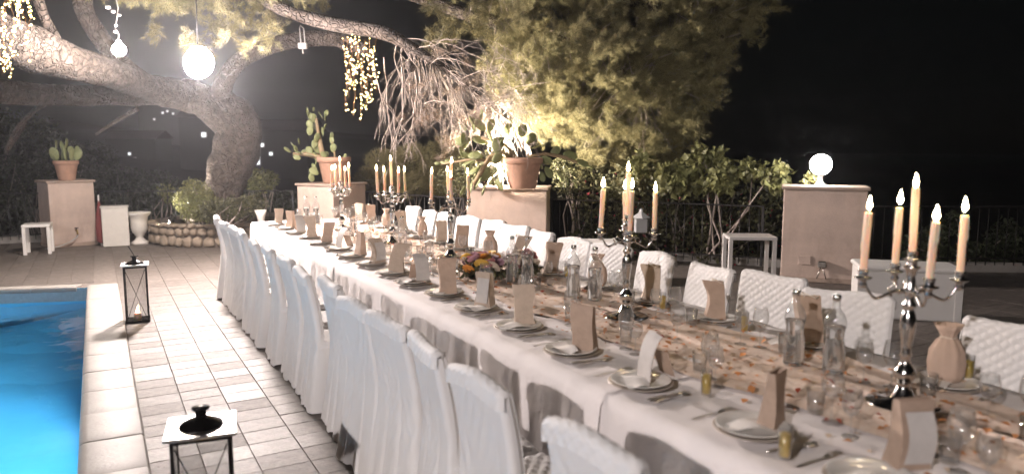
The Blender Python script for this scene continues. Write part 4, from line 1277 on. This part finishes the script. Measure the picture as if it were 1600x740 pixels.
# ---- flowers
def rose_mesh(mat, seed):
    r = random.Random(seed); mb = MB()
    for ringi, (n, rad, h, tilt) in enumerate(((3, .008, .026, .1), (5, .016, .028, .35), (6, .026, .024, .7), (6, .034, .016, 1.05))):
        for k in range(n):
            a = 2 * math.pi * k / n + ringi * .5 + r.uniform(-.15, .15)
            def fn(u, v, a=a, rad=rad, h=h, tilt=tilt, n=n):
                s = (u - .5) * 2; w = 1.25 * math.pi / n * math.sin(min(1, v * 1.2 + .25) * 1.57)
                rr = rad * (.35 + .65 * v) + .012 * tilt * v * v - .002 * s * s
                return (rr * math.cos(a + s * w), rr * math.sin(a + s * w), h * (v * (1.2 - .5 * tilt * v)) - .004 * s * s * v)
            mb.grid(fn, 4, 4)
    return mb.mesh('rose', mat)
def flowers(x, y, label, n, cols, rad, seed):
    r = random.Random(seed)
    t = thing('flower_arrangement', label, 'flowers', (x, y, CZ + .016), 0)
    P, D = in_ellipsoids([(0, 0, .06, rad, rad * 1.1, .09), (0, 0, .04, rad * 1.2, rad * 1.4, .05)], 420, .3)
    P[:, 2] = np.maximum(P[:, 2], .004)
    V, F = leaves(P, .06, .5); V[:, 2] = np.maximum(V[:, 2], .002)
    ob('leaves', np_mesh('leaves', V, F, MT['leaf']), t)
    MB().lathe([(.001,.0),(rad*.7,.0),(rad*.75,.03),(rad*.5,.06),(.001,.065)], 18).build('dish', MT['leaf_dark'], t)
    ms = [rose_mesh(MT[c], seed + i) for i, c in enumerate(cols)]
    for k in range(n):
        a = k * 2.399 + r.uniform(-.2, .2); q = math.sqrt((k + .5) / n)
        o = ob('rose', ms[k % len(ms)], t, (math.cos(a) * q * rad, math.sin(a) * q * rad * 1.15, .05 + .12 * math.sqrt(max(0, 1 - q * q)) + r.uniform(-.01, .015)))
        o.rotation_euler = (-math.sin(a) * q * .9, math.cos(a) * q * .9, r.uniform(0, 6)); s = r.uniform(.9, 1.35); o.scale = (s, s, s)
MT['rose_mauve'] = M('rose_mauve', (0.50, 0.30, 0.36), .6, trans=.2)
MT['rose_orange'] = M('rose_orange', (0.75, 0.32, 0.06), .6, trans=.2)
MT['rose_yellow'] = M('rose_yellow', (0.80, 0.52, 0.10), .6, trans=.2)
MT['rose_pink'] = M('rose_pink', (0.55, 0.22, 0.22), .6, trans=.2)
MT['rose_cream'] = M('rose_cream', (0.75, 0.64, 0.52), .6, trans=.2)
flowers(2.72, 5.35, 'mixed arrangement of mauve, yellow and orange roses on the table', 26, ['rose_mauve', 'rose_orange', 'rose_yellow', 'rose_pink', 'rose_mauve', 'rose_cream'], .17, 3)
flowers(3.06, 5.25, 'smaller dusky pink flower arrangement right of the yellow roses', 14, ['rose_pink', 'rose_cream', 'rose_pink'], .11, 5)
# ================================================================== LANTERNS
def lantern(x, y, rz, label, w=.225, h=.60, rod=True):
    t = thing('lantern', label, 'lantern', (x, y, 0), rz, 'black metal floor lanterns')
    MB().cbox((0, 0, .012), (w + .01, w + .01, .024), .003).build('base', MT['lantern'], t, smooth=False)
    p = MB().box((0, 0, h/2), (.016, .016, h)).mesh('post', MT['lantern'], False)
    k = w/2 - .009
    for sx in (-1, 1):
        for sy in (-1, 1): ob('post', p, t, (sx * k, sy * k, 0))
    rail = MB()
    for s in (-1, 1):
        rail.box((0, s * k, h - .012), (w - .035, .014, .018)); rail.box((s * k, 0, h - .012), (.014, w - .035, .018))
    rail.build('upper_frame', MT['lantern'], t, smooth=False)
    MB().cbox((0, 0, h + .008), (w + .045, w + .045, .014), .003).build('top_plate', MT['plate_metal'], t, smooth=False)
    MB().lathe([(.095,.0),(.09,.010),(.045,.030),(.03,.036)], 24, (0, 0, h + .015)).build('dome', MT['lantern'], t)
    MB().lathe([(.024,.0),(.024,.040),(.038,.044),(.038,.053),(.001,.056)], 18, (0, 0, h + .045)).build('chimney', MT['lantern'], t)
    if rod: MB().tube([(0, 0, h + .10), (-.02, -.03, h + .15), (-.05, -.07, h + .215)], .004, 6).build('handle', MT['lantern'], t)
    pane = MB().box((0, 0, h/2), (w - .04, .003, h - .06)).mesh('pane', MT['pane'], False)
    wire = MB().tube([(-w/2 + .02, 0, .04), (w/2 - .02, 0, h - .04)], .0028, 5)
    wire.tube([(w/2 - .02, .004, .04), (-w/2 + .02, .004, h - .04)], .0028, 5)
    wm = wire.mesh('cross_wire', MT['lantern'])
    for i in range(4):
        a = i * math.pi / 2
        o = ob('pane', pane, t, (math.sin(a) * (k - .002), -math.cos(a) * (k - .002), 0), a)
        if i == 0: ob('cross_wire', wm, t, (math.sin(a) * (k + .006), -math.cos(a) * (k + .006), 0), a)
    c = MB().lathe([(.001,.024),(.036,.024),(.036,.085),(.03,.088),(.001,.084)], 18).build('candle', MT['wax'], t)
    MB().lathe([(.001,.088),(.010,.096),(.012,.106),(.007,.122),(.001,.138)], 10).build('flame', MT['tealight'], c)
lantern(.30, 8.70, R(-4), 'black metal lantern with lit candle standing by the pool corner')
p = atz(315, 668, .60)
lantern(p.x, p.y, R(-9), 'black metal lantern cut off by the bottom edge of the picture', .25, .60, False)

# ================================================================== LAMPS
def globe_lamp(x, y, z, label, lit='globe'):
    t = thing('globe_lamp', label, 'lamp', (x, y, z), 0)
    MB().lathe([(.001,.0),(.085,.0),(.085,.012),(.06,.03),(.035,.07),(.030,.13),(.05,.15),(.055,.16),(.001,.16)], 20).build('lamp_base', MT['greybox'], t)
    MB().ball((0, 0, .29), .142, 28, 18).build('globe', MT[lit], t)
g = Vector((8.20, 7.0, 0)) + Vector((math.cos(R(-49)), math.sin(R(-49)), 0)) * .46 + Vector((math.sin(R(49)), math.cos(R(49)), 0)) * .28
globe_lamp(g.x, g.y, 1.304, 'glowing white globe lamp on a grey base on the right pillar')

# flood lamp hanging in the pine
SQ = lambda a, z: .93 / (abs(math.cos(a)) ** 5 + abs(math.sin(a)) ** 5) ** .2
def flood():
    p = at(310, 98, 10.6)
    t = thing('flood_lamp', 'blinding white flood lamp hanging in the pine', 'lamp', p)
    q = (Vector((5.0, 4.2, 1.0)) - p).to_track_quat('Z', 'Y').to_euler()
    MB().lathe([(.225,.0),(.21,.05),(.165,.10),(.09,.13),(.0005,.14)], 32).build('lamp_glass', MT['flood'], t).rotation_euler = q
    MB().lathe([(.230,.012),(.236,.0),(.225,-.03),(.12,-.09),(.05,-.12),(.0005,-.122)], 32).build('lamp_housing', MT['iron'], t).rotation_euler = q
    MB().tube([(0, .05, .05), (.02, .08, .8), (.0, .12, 1.6)], .008, 6).build('cable', MT['iron'], t)
flood()
def limb_lamp():
    p = at(186, 78, 10.0)
    t = thing('hanging_lamp', 'bare white lamp hanging beside the brightly lit limb', 'lamp', p)
    MB().ball((0, 0, 0), .085, 18, 12).build('lamp_bulb', MT['bulb'], t)
    MB().lathe([(.02,.08),(.035,.09),(.03,.13),(.012,.14)], 12).build('socket', MT['wplastic'], t)
    mb = MB().tube([(0, 0, .10), (.01, .0, .2), (-.03, 0, .28), (-.01, 0, .38), (.02, 0, .55), (-.03, 0, .9)], .006, 6)
    mb.build('cable', MT['wplastic'], t)
    for (dx, dz, s) in ((-.03, .24, .045), (-.02, .32, .04), (-.1, .55, .06), (-.04, .5, .05), (.03, .46, .04)):
        MB().cbox((dx, .0, dz), (s, .03, s * .7), .006, .3).build('connector', MT['wplastic'], t)
limb_lamp()
def spot(p, aim, label, name='garden_spotlight', mat='uplight', r=.05):
    t = thing(name, label, 'spotlight', p)
    d = (Vector(aim) - Vector(p)).normalized()
    q = d.to_track_quat('Z', 'Y')
    mb = MB().lathe([(.6*r,-.10),(r*1.1,-.06),(r*1.25,.01),(r*1.3,.02),(r*1.05,.02),(r,.0)], 16)
    h = mb.build('lamp_housing', MT['iron'], t); h.rotation_euler = q.to_euler(); h.location = (0, 0, .10)
    MB().lathe([(r,.0),(r*.6,.008),(.0005,.012)], 16).build('lamp_glass', MT[mat], h)
    MB().tube([(0, 0, .0), (0, 0, .08)], .012, 6).build('stake', MT['iron'], t)
    return t
s1 = at(271, 345, 13.95); s1.z = .42
spot(s1, s1 + Vector((.9, .1, .9)), 'bright garden spotlight in the stone planter under the bush')
s2 = Vector((5.32, 10.38, 1.205))
spot(s2, s2 + Vector((.75, .25, .75)), 'small bright spotlight at the foot of the prickly pear pot', r=.045, mat='uplight_strong')
s3 = at(34, 384, 14.6); s3.z = .0
t3 = thing('floor_spotlight', 'unlit white floor spotlight with cable left of the plastic stool', 'spotlight', s3)
MB().lathe([(.03,-.05),(.06,-.03),(.065,.03),(.05,.03),(.001,.02)], 14, (0, 0, .07)).build('lamp_head', MT['wplastic'], t3)
MB().tube([(0, 0, .03), (.1, -.05, .008), (.3, -.1, .008), (.5, .2, .008)], .008, 6).build('cable', MT['wplastic'], t3)

# flood lamp on a pole at the house side, behind the camera, that lights the chair backs
def yard_lamp(x, y, h, label, mat):
    t = thing('yard_lamp', label, 'lamp', (x, y, 0), 0)
    MB().tube([(0, 0, 0), (0, 0, h)], [.05, .04], 10).build('pole', MT['iron'], t)
    MB().cbox((0, 0, .02), (.25, .25, .04), .01).build('base', MT['iron'], t, smooth=False)
    MB().ball((0, 0, h + .12), .11, 18, 12).build('globe', MT[mat], t)
MT['yard'] = emitter('yard_globe', (1.0, 0.905, 0.885), YARD)
yard_lamp(-6.4, -2.6, 4.6, 'white globe lamp on a black pole beyond the near end of the pool', 'yard')

# fairy light curtains
def fairy(px, py, t, w, n, lens, label, jit=4, per=24):
    base = at(px, py, t)
    o = thing('fairy_light_curtain', label, 'fairy lights', base)
    for k in range(n):
        x = (k + .5) / n * w - w / 2
        L = lens[k % len(lens)]
        top = at(px + x, py + rng.uniform(-3, 3) + x * .12, t + rng.uniform(-.12, .12)) - base
        pts = []; q = top.copy(); sx = rng.uniform(0, 6)
        m = 22
        for i in range(m + 1):
            u = i / m
            pts.append(top + Vector((math.sin(u * 7 + sx) * .025 + rng.gauss(0, .008), math.cos(u * 5 + sx) * .025 + rng.gauss(0, .008), -u * L * t / FPX)))
        s = MB().tube(pts, .0028, 4).build('light_strand', MT['fairy_wire'], o)
        b = MB()
        for j in range(per):
            u = rng.random() ** .9 * m; i = min(int(u), m - 1); c = pts[i].lerp(pts[i+1], u - i) + Vector((rng.gauss(0, .016), rng.gauss(0, .016), rng.gauss(0, .01)))
            b.ball(c, rng.choice((.006, .008, .011)), 6, 4)
        bo = b.build('bulbs', MT['fairy'], s); tag(bo, kind='stuff')
fairy(562, 58, 11.3, 52, 9, (118, 95, 128, 60, 132, 110, 90, 100, 84), 'curtain of gold fairy lights hanging from the pine limb')
fairy(8, -20, 8.3, 70, 11, (120, 140, 136, 128, 138, 110, 100, 75, 60, 90, 110), 'gold fairy lights hanging at the left edge of the picture')

# junction box tied under the far limb, garland of warm bulbs on the limb
jb = thing('junction_box', 'small white box tied under the arching limb', 'box', at(473, 72, 12.75))
MB().cbox((0, 0, 0), (.15, .08, .10), .01, -YAW).build('case', MT['wplastic'], jb, smooth=False)
MB().tube([(-.03, 0, .05), (-.03, .05, .30), (.0, .12, .36), (.04, .05, .30), (.04, 0, .05)], .009, 6).build('strap', MT['wplastic'], jb)
MB().tube([(.0, 0, -.05), (.0, .0, -.13)], .009, 6).build('cable', MT['wplastic'], jb)

# ================================================================== POTS AND CACTI
PADM = []
for k in range(4):
    r_ = random.Random(k)
    def padfn(u, v, k=k):
        a = 2 * math.pi * u; t = math.pi * (v * .99 + .005)
        z = .5 - .5 * math.cos(t)
        w = math.sin(t) * (.30 + .12 * z)
        return (w * math.cos(a), w * .26 * math.sin(a), z + .02 * math.sin(3 * a + k))
    me = MB().grid(padfn, 14, 9, wrap=True).mesh('pad', MT['cactus']); PADM.append(me)
def pot(t, r, h):
    MB().lathe([(.001,.0),(r*.66,.0),(r*.70,.02),(r*.93,h*.78),(r*.95,h*.80),(r*1.04,h*.81),(r*1.06,h*.97),(r*1.02,h),(r*.94,h),(r*.92,h*.9)], 32).build('pot', MT['terracotta'], t)
    MB().lathe([(r*.93,h*.9),(.001,h*.93)], 20).build('soil', MT['soil'], t)
def cactus(px, py, t, zb, pr, ph, stems, label, pads, psc=1.0):
    """pads: list of (px, py, len_px, angle_deg, dt) photo-sized pads, angle from upright to the right"""
    b = at(px, py, t); b.z = zb
    o = thing('potted_cactus', label, 'potted plant', b)
    pot(o, pr, ph)
    for (x, y, L, ang, dt) in pads:
        c = at(x, y, t + dt) - b
        d = (Vector((0, 0, 1)) * math.cos(R(ang)) + _rt * math.sin(R(ang)) + _fw * rng.uniform(-.35, .35)).normalized()
        q = d.to_track_quat('Z', 'Y') @ Matrix.Rotation(rng.uniform(-.9, .9) + (0 if rng.random() < .6 else 1.2), 4, 'Z').to_quaternion()
        k = ob('pad', PADM[rng.randrange(4)], o, c)
        k.rotation_mode = 'QUATERNION'; k.rotation_quaternion = q
        s = L * t / FPX * psc; k.scale = (s, s, s)
    for st in stems:
        P = [at(x, y, t + dt) - b for x, y, dt, r in st]
        MB().tube(P, [q[3] * t / FPX * .7 for q in st], 8, bumpy=.1).build('stem', MT['cactus_old'], o)
z4 = lambda n, f: [f(i / max(1, n - 1), i) for i in range(n)]
# small cactus, left pillar
cactus(105, 282, 13.62, 1.222, .20, .36, [],
       'small upright cactus in a tapered terracotta pot on the left pillar',
       [(88,252,22,-6,0),(88,236,18,4,0),(97,252,22,2,.05),(98,236,16,-5,0),(104,254,28,0,0),(104,232,16,3,0),(112,252,20,10,0),(118,250,18,22,0),(120,240,12,10,0),(92,255,14,-30,-.05),(110,240,12,12,.05),(86,246,10,-25,0)])
# tall cactus, far pillar
P = []
for k in range(9): P += [(492 + 5 * math.sin(k * 2.1) - k * .8, 262 - k * 10, 17, rng.uniform(-30, 30), rng.uniform(-.1, .1)), (500 + 6 * math.sin(k * 1.7), 258 - k * 9, 16, rng.uniform(-40, 40), .05)]
P += [(505,205,15,20,0),(508,190,14,5,0),(509,182,12,8,0),(486,188,14,-10,0),(483,178,10,-8,0),(490,175,9,6,0)]
P += [(455 + k * 9, 238 + k * 1.5, 15, rng.uniform(-80, 10), rng.uniform(-.1, .1)) for k in range(7)]
P += [(462,232,14,-40,0),(468,226,12,-10,0),(470,248,14,-70,0),(488,255,18,160,0),(485,270,16,170,-.1),(498,272,18,-60,-.1),(520,238,16,10,0),(519,225,14,-5,0),(519,216,11,0,0),(537,248,10,20,0)]
cactus(523, 289, 13.9, 1.162, .30, .48, [[(515,258,0,5),(498,245,0,6),(478,241,0,5),(458,240,0,3)],[(508,255,0,6),(502,232,0,6),(497,205,0,4),(494,185,0,3)],[(524,250,0,3),(522,232,0,2),(519,220,0,2)]],
       'tall branching cactus in a terracotta pot on the far pillar', P, .88)
# prickly pear, broad pillar
P = [(742,200,22,-25,0),(750,190,20,10,0),(757,205,24,-40,0),(764,206,20,15,0),(760,225,26,-60,0),(735,218,24,-100,0),(741,205,22,-5,0),(728,205,14,-20,0),(724,232,26,5,0),(724,245,16,-20,0),
     (770,225,24,-20,-.1),(775,240,26,10,-.15),(755,245,24,-80,-.1),(745,250,24,-110,-.1),(735,247,18,-60,0),(765,262,26,-140,-.1),(752,275,24,-150,-.1),(738,285,22,-160,-.1),(770,255,20,40,-.15),(778,228,18,40,-.1),
     (768,270,22,170,-.05),(775,280,20,150,-.1),(760,285,22,200,-.1),(750,262,20,-120,0),(728,290,18,-150,-.1),(728,275,20,5,.1),(733,262,14,0,.1),
     (790,215,22,10,.1),(800,205,20,-15,.1),(812,215,22,20,.1),(822,225,22,40,.1),(830,232,18,70,0),(845,245,20,120,0),(852,260,20,150,0),(860,240,18,60,.1),(880,240,24,100,.15),(900,250,22,115,.15),(915,258,16,110,.2),
     (870,265,20,150,.1),(885,275,18,170,.1),(840,250,16,150,0),(846,268,16,170,-.05),(895,280,16,150,.15),(712,250,10,-80,.1),(704,252,9,-80,.1),(696,254,9,-95,.1),(688,256,9,-85,.1)]
cactus(817, 291, 11.35, 1.202, .29, .47, [[(800,248,0,6),(785,238,-.05,6),(765,245,-.1,5),(752,268,-.1,5),(740,288,-.1,4)],[(805,245,0,5),(790,228,0,5),(772,222,0,4),(752,215,0,3)],[(825,245,0,4),(850,240,.05,4),(880,245,.1,4),(912,258,.15,3)],[(770,250,-.1,4),(730,250,0,3),(690,256,.1,2)]],
       'sprawling prickly pear in a large terracotta pot on the broad pillar', P)
# white urn beside the planter
u = atz(219, 381, 0)
ur = thing('white_urn', 'white pedestal garden urn beside the stone planter', 'urn', u)
MB().lathe([(.001,.0),(.15,.0),(.15,.05),(.12,.06),(.07,.11),(.06,.15),(.085,.17),(.085,.19),(.12,.22),(.145,.30),(.15,.42),(.16,.52),(.20,.56),(.215,.58),(.215,.61),(.18,.61),(.15,.55),(.001,.50)], 28).build('bowl', MT['urn'], ur)
# small white shell vase at the table end
v = at(408, 338, 12.9)
vs_ = thing('white_vase', 'white flared vase behind the far end of the table', 'vase', (v.x, v.y, .42))
MB().lathe([(.001,.0),(.04,.0),(.05,.10),(.07,.22),(.10,.32),(.09,.32),(.001,.16)], 18, wob=lambda a, z: 1 + .12 * math.sin(5 * a) * z * 2).build('bowl', MT['urn'], vs_)

# ================================================================== WHITE FURNITURE
def side_table(x, y, rz, w, d, h, label):
    t = thing('side_table', label, 'side table', (x, y, 0), rz)
    MB().cbox((0, 0, h - .025), (w, d, .05), .008).build('table_top', MT['wplastic'], t, smooth=False)
    lg = MB().cbox((0, 0, (h - .05) / 2), (.055, .055, h - .052), .005).mesh('leg', MT['wplastic'], False)
    for sx in (-1, 1):
        for sy in (-1, 1): ob('leg', lg, t, (sx * (w/2 - .03), sy * (d/2 - .03), 0))
side_table(-.94, 15.12, R(-4), .42, .42, .52, 'white plastic stool table by the left pillar')
side_table(8.02, 7.42, -YAW - R(4), .66, .45, .60, 'white side table before the hedge, left of the globe lamp pillar')
pm = at(922, 376, 10.2)
side_table(pm.x, pm.y, -YAW, .75, .5, pm.z, 'white low table behind the chairs, right of the prickly pear pillar')
c = at(1413, 430, 8.1)
ch = thing('storage_chest', 'white box chest with a lid in front of the right railing', 'chest', (c.x, c.y, 0), -YAW - R(16))
MB().cbox((0, 0, .26), (.98, .50, .52), .015).build('chest_body', MT['chest_grey'] if 'chest_grey' in MT else MT['wplastic'], ch, smooth=False)
MB().cbox((0, 0, .545), (1.02, .54, .055), .018).build('lid', MT['wplastic'], ch, smooth=False)
for s in (-1, 1): MB().cbox((s * .475, -.255, .26), (.07, .02, .52), .004).build('corner_post', MT['wplastic'], ch, smooth=False)
bx = atz(183, 385, 0)
wb = thing('white_cabinet', 'plain white box panel standing between the left pillar and the urn', 'cabinet', (bx.x, bx.y + .15, 0), R(-2))
MB().cbox((0, 0, .36), (.44, .26, .72), .012).build('cabinet_body', MT['urn'], wb, smooth=False)
MB().cbox((0, 0, .735), (.47, .29, .03), .006).build('cabinet_top', MT['urn'], wb, smooth=False)
rp = atz(159, 386, 0)
pr = thing('folded_parasol', 'folded dark red parasol leaning beside the left pillar', 'parasol', (rp.x, rp.y + .25, 0))
MB().lathe([(.02,.05),(.07,.10),(.075,.35),(.05,.62),(.02,.80),(.008,.86)], 16, wob=lambda a, z: 1 + .2 * math.sin(6 * a)).build('canopy', MT['redcloth'], pr)
MB().tube([(0, 0, 0), (0, 0, .95)], .014, 6).build('pole', MT['wplastic'], pr)
# tap with hose on the left pillar, socket and lamp on the right pillar
fr = Vector((math.cos(R(19)), math.sin(R(19)), 0)); fn_ = Vector((math.sin(R(19)), -math.cos(R(19)), 0))
tp = Vector((-.77, 15.72, 0)) + fr * .40 + fn_ * .004
tap = thing('garden_tap', 'brass garden tap on the front of the left pillar', 'tap', (tp.x, tp.y, .30), R(19))
MB().tube([(0, 0, 0), (0, -.07, 0), (0, -.09, -.02), (0, -.09, -.07)], .014, 8).build('spout', MT['brass'], tap)
MB().tube([(-.03, -.05, .045), (.03, -.05, .045)], .009, 6).tube([(0, -.05, 0), (0, -.05, .045)], .008, 6).build('tap_handle', MT['iron'], tap)
MB().tube([(0, -.09, -.07), (-.02, -.1, -.12), (-.15, -.12, -.2), (-.35, -.14, -.26), (-.55, -.12, -.28)], .010, 6).build('hose', MT['greybox'], tap)
f4 = Vector((math.cos(R(-49)), math.sin(R(-49)), 0)); n4 = Vector((math.sin(R(-49)), -math.cos(R(-49)), 0))
sp = Vector((8.20, 7.00, .30)) + f4 * .30 + n4 * .003
so = thing('wall_socket', 'small square socket cover low on the right pillar', 'socket', sp, R(-49))
MB().cbox((0, -.006, 0), (.16, .014, .12), .004).build('cover_plate', MT['plaster'], so, smooth=False)
sp = Vector((8.20, 7.00, .26)) + f4 * .52 + n4 * .003
so = thing('wall_lamp', 'small unlit metal lamp low on the right pillar', 'lamp', sp, R(-49))
MB().cbox((0, -.04, .0), (.11, .08, .09), .01).build('lamp_case', MT['silver'], so, smooth=False)
MB().tube([(-.01, -.03, -.04), (-.06, -.05, -.2)], .007, 6).tube([(.01, -.03, -.04), (.06, -.05, -.2)], .007, 6).build('bracket', MT['silver'], so)
wl = at(1001, 352, 10.6)
wl_ = thing('white_lantern', 'small white lantern hanging on the railing behind the second candelabrum', 'lantern', wl, -YAW)
MB().cbox((0, 0, 0), (.17, .14, .20), .012).build('lantern_body', MT['greybox'], wl_, smooth=False)
MB().lathe([(.14,.11),(.03,.19),(.02,.24),(.001,.25)], 4).build('lantern_roof', MT['greybox'], wl_, smooth=False)
MB().tube([(-.05, 0, .23), (-.03, 0, .34), (.03, 0, .34), (.05, 0, .23)], .007, 6).build('lantern_handle', MT['iron'], wl_)

# ================================================================== ADDED HAZE FOR LAMP GLOW
def haze():  # volume added to stand in for lens glow round the lamps
    mb = MB().box((0, 0, 14), (880, 880, 38))
    m = bpy.data.materials.new('haze'); m.use_nodes = True
    nt = m.node_tree
    nt.nodes.remove(nt.nodes['Principled BSDF'])
    v = nt.nodes.new('ShaderNodeVolumePrincipled')
    v.inputs['Color'].default_value = (.9, .93, 1, 1)
    v.inputs['Density'].default_value = HAZE
    v.inputs['Anisotropy'].default_value = 0.75
    nt.links.new(v.outputs[0], nt.nodes['Material Output'].inputs['Volume'])
    o = mb.build('haze', m, smooth=False)
    tag(o, 'thin haze added to spread a glow round the lamps', 'haze', kind='stuff')
if HAZE > 0: haze()
